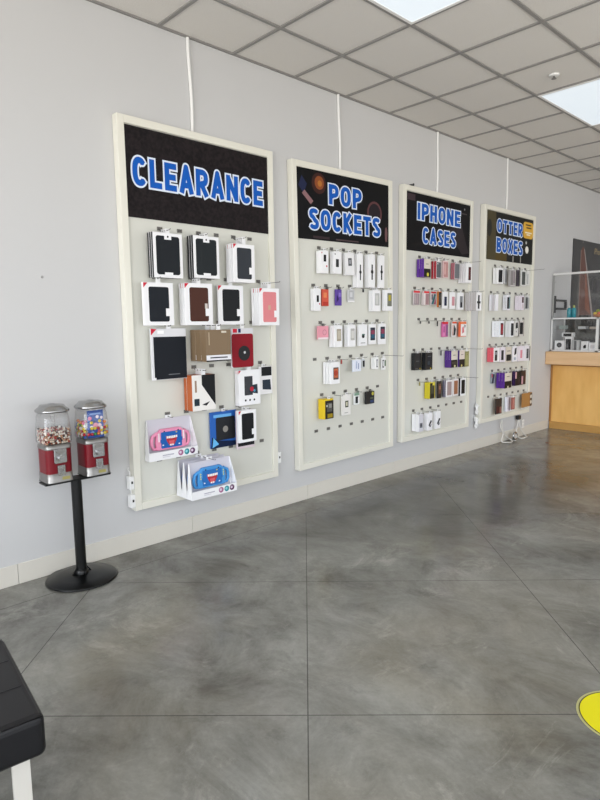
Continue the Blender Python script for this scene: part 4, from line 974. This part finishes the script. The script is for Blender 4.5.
# ------------------------------------------------------------------ yellow floor sticker
ss = empty('floor_sticker', (2.355, -2.968, 0)); R = .176
def dmesh(r, z, m, n=64):
    return MB().add([(r*math.cos(2*PI*k/n), r*math.sin(2*PI*k/n), z) for k in range(n)] + [(r*math.cos(2*PI*k/n), r*math.sin(2*PI*k/n), .0003) for k in range(n)],
                    [tuple(range(n))] + [(k, n+k, n+(k+1) % n, (k+1) % n) for k in range(n)], m)
dmesh(R, .0012, mat('sticker_margin', 'b0ac78', .4)).build('backing', ss)
dmesh(R-.009, .0016, mat('sticker_line', '35331f', .4)).build('outline', ss)
dmesh(R-.0135, .0020, mat('sticker_yellow', 'ded502', .35)).build('face', ss)
ln = MB()
for a0 in range(150, 271, 12):   # marks around the lower rim
    a = math.radians(a0+60); b_ = a+.085
    ln.add([(q*math.cos(v), q*math.sin(v), .0023) for q, v in ((.118, a), (.132, a), (.132, b_), (.118, b_))], [(0, 1, 2, 3)], mat('sticker_line', '35331f', .4))
ln.build('printed_marks', ss)
tag(ss, 'round yellow floor sticker with a dark outline at the right edge', 'floor sticker')

# ------------------------------------------------------------------ wooden counter with glass showcase
ct = empty('counter', (8.40, 0, 0)); YE = -4.2
MB().box(.012, .50, YE+.05, -.014, .100, .928, M_maple).build('front_panel', ct)
MB().box(-.19, .56, YE, -.002, .930, 1.107, M_mapletop).build('countertop', ct, bevel=.006)
MB().box(-.002, .47, YE+.05, -.014, .001, .098, mottled('maple_kick', '#b88a48', '#c89a56', 6, .5, (1, .3, 1))).build('toe_kick', ct)
MB().box(.004, .03, -.030, -.003, .098, .928, mat('maple_trim', '#a4743c', .5)).build('end_trim', ct)
MB().box(-.012, .012, YE+.05, -.030, .905, .928, mat('maple_trim', '#a4743c', .5)).build('top_trim', ct)
tag(ct, 'light maple counter with a thick overhanging top at the right edge', 'counter')
# showcase: aluminium frame, glass panes, glass shelf
sh = empty('showcase', (8.335, 0, 1.108)); a = .020; D = .44; h1 = .463; Y0 = -.012; Y1 = -1.62
f = MB()
for y in (Y0, -.615, -1.115, Y1):
    f.box(0, a, y-(.034 if y == -.615 else a), y, 0, h1, M_alu); f.box(D-a, D, y-a, y, 0, h1, M_alu)
for z in (0, h1-a):
    f.box(0, a, Y1, Y0, z, z+a, M_alu); f.box(D-a, D, Y1, Y0, z, z+a, M_alu)
f.box(a, D-a, Y0-a, Y0, 0, a, M_alu).box(a, D-a, Y0-a, Y0, h1-a, h1, M_alu)
f.build('frame', sh)
MB().box(.006, .010, Y1+a, Y0-a, a, h1-a, M_glass).build('front_pane', sh)
MB().box(a, D-a, Y1+a, Y0-a, h1-.008, h1-.002, M_glass).build('top_pane', sh)
MB().box(.06, D-.02, Y1+a, Y0-a, .300, .306, M_glass).build('shelf', sh)
MB().box(a, D-a, Y1+a, Y0-a, .002, .010, mat('showcase_deck', '#b9b6b0', .5)).build('deck', sh)
MB().box(D-.008, D-.003, Y1+a, Y0-a, a, h1-a, mat('showcase_door', '#4b4a48', .25)).build('rear_door', sh)
tag(sh, 'low glass showcase with an aluminium frame standing on the maple counter', 'showcase')
# upper clear guard with a top rail
gd = empty('counter_guard', (8.345, 0, 1.572)); hg = .61
MB().box(0, .022, Y1, Y0, hg-.026, hg, M_alu).box(0, .018, Y0-.018, Y0, 0, hg-.026, mat('guard_post', '#9b9b98', .45)).box(0, .018, -1.62, -1.602, 0, hg-.026, mat('guard_post', '#9b9b98', .45)).build('frame', gd)
MB().box(.008, .012, Y1+.02, Y0-.018, .001, hg-.026, M_acrylic).build('pane', gd)
tag(gd, 'clear upright counter guard with a pale top rail above the showcase', 'counter guard')
# packs inside the showcase
def cbox(y0, y1, z0, hgt, x, d, body, design, name, label, cat):
    t = empty(name, (x, (y0+y1)/2, z0)); w = abs(y1-y0)
    MB().box(0, d, -w/2, w/2, 0, hgt, mat('pack_'+body, body, .4)).build('box', t, bevel=.002, seg=1)
    pr = MB(); k = 0
    for q in design:
        k += 1; xx = -.0006*k; m = print_mat(q[-1])
        if q[0] == 'r': pr.add([(xx, w/2-w*q[1], hgt*q[2]), (xx, w/2-w*q[3], hgt*q[2]), (xx, w/2-w*q[3], hgt*q[4]), (xx, w/2-w*q[1], hgt*q[4])], [(0, 1, 2, 3)], m)
        else: pr.add([(xx, w/2-w*q[1]-q[3]*w*math.cos(2*PI*i/18), hgt*q[2]+q[3]*w*math.sin(2*PI*i/18)) for i in range(18)], [tuple(range(18))], m)
    if pr.f: pr.build('printed_front', t)
    return tag(t, label, cat, 'boxes inside the showcase')
ZD = 1.119
cbox(-.045, -.175, ZD, .135, 8.40, .08, 'f7f7f7', [('o', .5, .55, .27, '1c1d20'), ('o', .5, .55, .13, '55565a')], 'camera_box', 'white box with a round black lens, leftmost in the showcase', 'box')
cbox(-.182, -.275, ZD, .185, 8.41, .08, 'f7f7f7', [('r', .12, .06, .9, .86, '17181b'), ('r', .2, .2, .5, .5, '55575a')], 'charger_box', 'white box with tall black window in the showcase', 'box')
cbox(-.282, -.385, ZD, .145, 8.40, .06, 'b9bbbb', [('r', .3, .05, .6, .95, '54575a'), ('r', .7, .1, .9, .9, 'd0d2d2')], 'cable_pack', 'grey see-through pack standing in the showcase', 'pack')
cbox(-.405, -.495, ZD, .130, 8.40, .06, 'f7f7f7', [('o', .55, .4, .22, '1b1c1f'), ('r', .45, .4, .75, .62, '1b1c1f')], 'earbud_box', 'white box with a small black earbud picture', 'box')
cbox(-.505, -.600, ZD, .112, 8.41, .08, 'f7f7f7', [('r', .2, .3, .8, .7, 'dcdcde')], 'plain_box', 'plain white box at right end of showcase bay', 'box')
cbox(-.135, -.290, ZD+.1865, .060, 8.412, .07, 'e2e2e2', [('r', .14, .15, .86, .8, '141518')], 'speaker_box', 'white ended black box lying atop the tall window box', 'box')
def small(y0, y1, z0, hgt, x, d, col, name, label, cat):
    o = MB().box(x, x+d, y0, y1, z0, z0+hgt, mat('pack_'+col, col, .4)).build(name, bevel=.003, seg=1); return tag(o, label, cat)
small(-.33, -.43, 1.108+.3065, .035, 8.47, .10, 'cfd1d2', 'label_holder', 'pale label holder on the glass shelf', 'label holder')
small(-.48, -.57, 1.108+.3065, .030, 8.47, .10, 'c9bdb0', 'label_stand', 'second tan label stand on the glass shelf', 'label holder')
small(-.05, -.15, 1.108+.3065, .050, 8.50, .08, '9aa6a2', 'accessory_tin', 'grey green tin at left end of glass shelf', 'tin')
# things standing on the showcase
ZT = 1.5715
def bottle(x, y, label, capc):
    t = empty('spray_bottle', (x, y, ZT)); m = mat('teal_liquid', '2f97a6', .25)
    MB().lathe([(.026, 0), (.030, .004), (.030, .110), (.024, .128), (.012, .136)], m, 20).build('body', t)
    MB().lathe([(.012, .1362), (.013, .15), (.012, .152)], mat('cap_'+capc, capc, .4), 14).box(-.026, .012, -.007, .007, .152, .168, mat('cap_'+capc, capc, .4)).build('sprayer', t)
    return tag(t, label, 'bottle', 'teal bottles on the showcase')
bottle(8.46, -.205, 'teal bottle with a white sprayer, left of the two on the showcase', 'd9dcd6')
bottle(8.46, -.268, 'teal bottle with a yellow green sprayer, right of the two', 'b9c06a')
small(-.34, -.47, ZT, .030, 8.44, .10, '141518', 'card_reader', 'flat black card reader lying on the showcase', 'card reader')
fr = empty('candy_dish', (8.47, -.585, ZT))
MB().lathe([(.03, 0), (.055, .012), (.07, .04), (.066, .04), (.05, .016)], mat('dish_amber', 'b06a2c', .3), 24).build('dish', fr)
tag(fr, 'amber dish of sweets on the showcase at the right edge', 'dish')
for i, (dx, dy, dz, c, nm) in enumerate(((-.03, .028, .058, 'd8b92e', 'yellow'), (-.028, -.022, .060, 'c8502e', 'orange'), (.03, 0, .058, '6f8f34', 'green'), (-.004, .004, .094, '8fa03a', 'lime'))):
    bm = bmesh.new(); bmesh.ops.create_uvsphere(bm, u_segments=14, v_segments=10, radius=.026)
    me = bpy.data.meshes.new('wrapped_sweet'); bm.to_mesh(me); bm.free(); me.materials.append(mat('sweet_'+nm, c, .35))
    for p_ in me.polygons: p_.use_smooth = True
    o = bpy.data.objects.new('wrapped_sweet', me); COL.objects.link(o); o.location = (8.47+dx, -.585+dy, ZT+dz-.012)
    tag(o, '%s wrapped sweet piled in the amber dish' % nm, 'sweet', 'sweets in the dish')
# black bracket on the wall behind the guard
wb = empty('wall_bracket', (8.42, -.001, 1.76))
MB().box(-.022, .022, -.025, 0, -.118, .118, M_blackp).build('upright', wb, bevel=.002)
for z in (.055, -.06): MB().box(.022, .37, -.030, -.012, z-.014, z+.014, M_blackp).build('arm', wb)
MB().box(.335, .37, -.034, -.010, -.046, .041, M_blackp).build('end_plate', wb)
tag(wb, 'black two-armed bracket on the white wall above the showcase', 'bracket')
# dark poster on the wall
po = empty('poster', (9.70, 0, 1.30)); z0 = 1.30
MB().box(-.715, .715, -.014, -.001, 0, 1.415, mat('poster_dark', '#3b3b3c', .4)).build('panel', po)
pp = MB(); R_ = lambda x, z: (x-9.70, -.0144, z-z0)
pp.add([R_(9.265, 2.57), R_(9.33, 2.63), R_(9.37, 2.60), R_(9.56, 2.08), R_(9.80, 1.50), R_(9.26, 1.50)], [(0, 5, 4, 3, 2, 1)], print_mat('6d4f48'))
pp.add([(x, y-.0004, z) for x, y, z in (R_(9.37, 2.60), R_(9.40, 2.58), R_(9.88, 1.50), R_(9.80, 1.50))], [(0, 3, 2, 1)], print_mat('a9a09c'))
pp.add([(x, y-.0004, z) for x, y, z in (R_(9.255, 2.57), R_(9.27, 2.57), R_(9.27, 1.5), R_(9.25, 1.5))], [(0, 3, 2, 1)], print_mat('a08a80'))
pp.add([(x, y-.0006, z) for x, y, z in (R_(9.44, 2.36), R_(9.50, 2.20), R_(9.72, 1.62), R_(9.50, 1.70))], [(0, 3, 2, 1)], print_mat('8d5a48'))
pp.disc(9.32-9.70, 2.69-z0, .012, -.0150, print_mat('8f8f92'), 12)
pp.build('printed_picture', po)
cu = bpy.data.curves.new('poster_text', 'FONT'); cu.body = 'iPhone'; cu.size = .13
tmp = bpy.data.objects.new('tmp_text', cu); COL.objects.link(tmp)
bpy.context.view_layer.update()
me = bpy.data.meshes.new_from_object(tmp.evaluated_get(bpy.context.evaluated_depsgraph_get()))
bpy.data.objects.remove(tmp); me.materials.append(print_mat('b09f7c'))
tx = bpy.data.objects.new('lettering', me); COL.objects.link(tx); tx.parent = po
tx.location = (9.76-9.70, -.0152, 2.545-z0); tx.rotation_euler = (PI/2, 0, 0)
tag(po, 'dark poster of a bronze phone on the wall behind the counter', 'poster')

# ------------------------------------------------------------------ cords on the floor under the rightmost board
M_clear = mat('pale_cord', '#dcdad4', .3)
def cord(pts, r, label, name='loose_cord'):
    # smooth the given points
    P_ = [Vector(p) for p in pts]; out = []
    for i in range(len(P_)-1):
        p0, p1, p2, p3 = P_[max(i-1, 0)], P_[i], P_[i+1], P_[min(i+2, len(P_)-1)]
        for k in range(8):
            u = k/8; out.append(.5*((2*p1)+(p2-p0)*u+(2*p0-5*p1+4*p2-p3)*u*u+(3*p1-p0-3*p2+p3)*u**3))
    out.append(P_[-1])
    return tag(MB().tube(out, r, M_clear, 8).build(name), label, 'cord', 'pale cords under the rightmost board')
cord([(6.93, -.05, .30), (6.88, -.06, .22), (6.95, -.06, .12), (6.90, -.07, .03), (7.02, -.12, .008), (7.14, -.09, .008), (7.08, -.05, .06), (6.97, -.045, .16), (6.93, -.05, .30)], .007, 'left pale cord looped against the wall under the rightmost board')
cord([(7.385, -.045, .245), (7.34, -.05, .16), (7.30, -.06, .07), (7.36, -.09, .008), (7.50, -.11, .008), (7.56, -.07, .008), (7.47, -.055, .08), (7.42, -.05, .17), (7.405, -.045, .238)], .007, 'pale cord hanging from the black plug under the rightmost board')
pg = empty('power_plug', (7.392, -.040, .272))
MB().box(-.03, .03, -.022, .022, -.022, .030, M_blackp).build('body', pg, bevel=.004)
MB().lathe([(.014, -.034), (.012, -.022)], M_blackp, 12).build('strain_relief', pg)
tag(pg, 'black power plug hanging just below the rightmost board', 'plug')
wt = empty('wall_outlet', (7.585, 0, .165)); MB().box(-.036, .036, -.012, -.0095, -.055, .055, M_plas).build('cover_plate', wt, bevel=.002)
MB().box(-.016, .016, -.0145, -.012, .008, .040, mat('outlet_face', 'd9d9d6', .4)).box(-.016, .016, -.0145, -.012, -.040, -.008, mat('outlet_face', 'd9d9d6', .4)).build('sockets', wt)
tag(wt, 'white wall outlet plate near the floor by the counter', 'outlet')
rg = empty('cord_reel', (7.20, -.085, .0))
MB().add([], [], M_plas)
MB().tube([(.045*math.cos(a*PI/12), -.01, .062+.045*math.sin(a*PI/12)) for a in range(25)], .012, M_chrome, 10, False).build('rim', rg)
MB().tube([(0, -.02, .062), (0, 0, .062)], .033, mat('reel_face', 'c9c7c2', .35), 20).build('hub', rg)
MB().box(-.02, .02, -.02, 0, .001, .007, M_plas).build('foot', rg)
tag(rg, 'small shiny round cord reel on the floor between the pale cords', 'cord reel')
for nx_, nz_, lb in ((*(1.368, 1.824), 'small nail head in the bare wall left of the clearance board'), (*(8.451, 2.072), 'small nail head in the wall between the rightmost board and counter')):
    n_ = MB().lathe([(.0, -.004), (.007, -.003), (.008, .004)], mat('nail_grey', 'a3a2a0', .5), 10)
    for i_, v_ in enumerate(n_.v): n_.v[i_] = (v_[0], v_[2]-.004, v_[1])
    tag(n_.build('nail', loc=(nx_, .001, nz_)), lb, 'nail')
tag(MB().box(-.012, .012, -.02, .02, .001, .006, mat('scrap_brown', '6a3a28', .7)).build('floor_scrap', loc=(7.33, -.46, 0)), 'tiny reddish brown scrap on the concrete floor', 'scrap')

# ------------------------------------------------------------------ daylight, camera, view
w = bpy.data.worlds.new('World'); sc.world = w; w.use_nodes = True
nt = w.node_tree; bg = nt.nodes['Background']
tc = nt.nodes.new('ShaderNodeTexCoord'); sp_ = nt.nodes.new('ShaderNodeSeparateXYZ'); rp = nt.nodes.new('ShaderNodeValToRGB')
ma = nt.nodes.new('ShaderNodeMath'); ma.operation = 'MULTIPLY_ADD'; ma.inputs[1].default_value = .5; ma.inputs[2].default_value = .5
nt.links.new(tc.outputs['Generated'], sp_.inputs[0]); nt.links.new(sp_.outputs[2], ma.inputs[0]); nt.links.new(ma.outputs[0], rp.inputs[0])
e = rp.color_ramp.elements
e[0].position = .44; e[0].color = (.94, .91, .87, 1); e[1].position = .52; e[1].color = (.98, 1.03, 1.10, 1)
# the sky is brighter on the sunny side, towards the left windows
sx_ = nt.nodes.new('ShaderNodeMapRange'); sx_.inputs['From Min'].default_value = .25; sx_.inputs['From Max'].default_value = -.85
sx_.inputs['To Min'].default_value = .52; sx_.inputs['To Max'].default_value = 1.95
sm2 = nt.nodes.new('ShaderNodeVectorMath'); sm2.operation = 'SCALE'
nt.links.new(sp_.outputs[0], sx_.inputs['Value']); nt.links.new(rp.outputs[0], sm2.inputs[0]); nt.links.new(sx_.outputs[0], sm2.inputs['Scale'])
nt.links.new(sm2.outputs[0], bg.inputs['Color']); bg.inputs['Strength'].default_value = 2.4
def portal(loc, rot, sx, sy):
    l = bpy.data.lights.new('window_portal', 'AREA'); l.shape = 'RECTANGLE'; l.size = sx; l.size_y = sy
    l.cycles.is_portal = True
    o = bpy.data.objects.new('window_portal', l); COL.objects.link(o); o.location = loc; o.rotation_euler = rot
for a_, b_ in bays_l: portal((XL-.21, (a_+b_)/2, 1.585), (0, -PI/2, 0), 2.93, abs(a_-b_))
for a_, b_ in bays_f: portal(((a_+b_)/2, YF-.21, 1.585), (PI/2, 0, 0), abs(a_-b_), 2.93)

cam = bpy.data.cameras.new('camera'); co = bpy.data.objects.new('camera', cam); COL.objects.link(co)
F_PX, YAW, PITCH, ROLL = 592.861, 0.76087, 0.12634, -0.01317
cam.sensor_width = 36; cam.sensor_fit = 'AUTO'; cam.lens = F_PX/800*36
cam.clip_start = .02
fw = Vector((math.sin(YAW)*math.cos(PITCH), math.cos(YAW)*math.cos(PITCH), -math.sin(PITCH)))
r0 = Vector((math.cos(YAW), -math.sin(YAW), 0)); u0 = r0.cross(fw)
rx = r0*math.cos(ROLL)+u0*math.sin(ROLL); ux = -r0*math.sin(ROLL)+u0*math.cos(ROLL)
co.matrix_world = Matrix(((rx.x, ux.x, -fw.x, 0), (rx.y, ux.y, -fw.y, -3.6404), (rx.z, ux.z, -fw.z, 1.5237), (0, 0, 0, 1)))
sc.camera = co
sc.view_settings.view_transform = 'Standard'; sc.view_settings.look = 'None'
sc.view_settings.exposure = .70; sc.view_settings.gamma = 1; sc.view_settings.use_curve_mapping = False
sc.cycles.use_denoising = True
sc.cycles.max_bounces = 8; sc.cycles.diffuse_bounces = 5; sc.cycles.transparent_max_bounces = 24
sc.cycles.caustics_reflective = False; sc.cycles.caustics_refractive = False
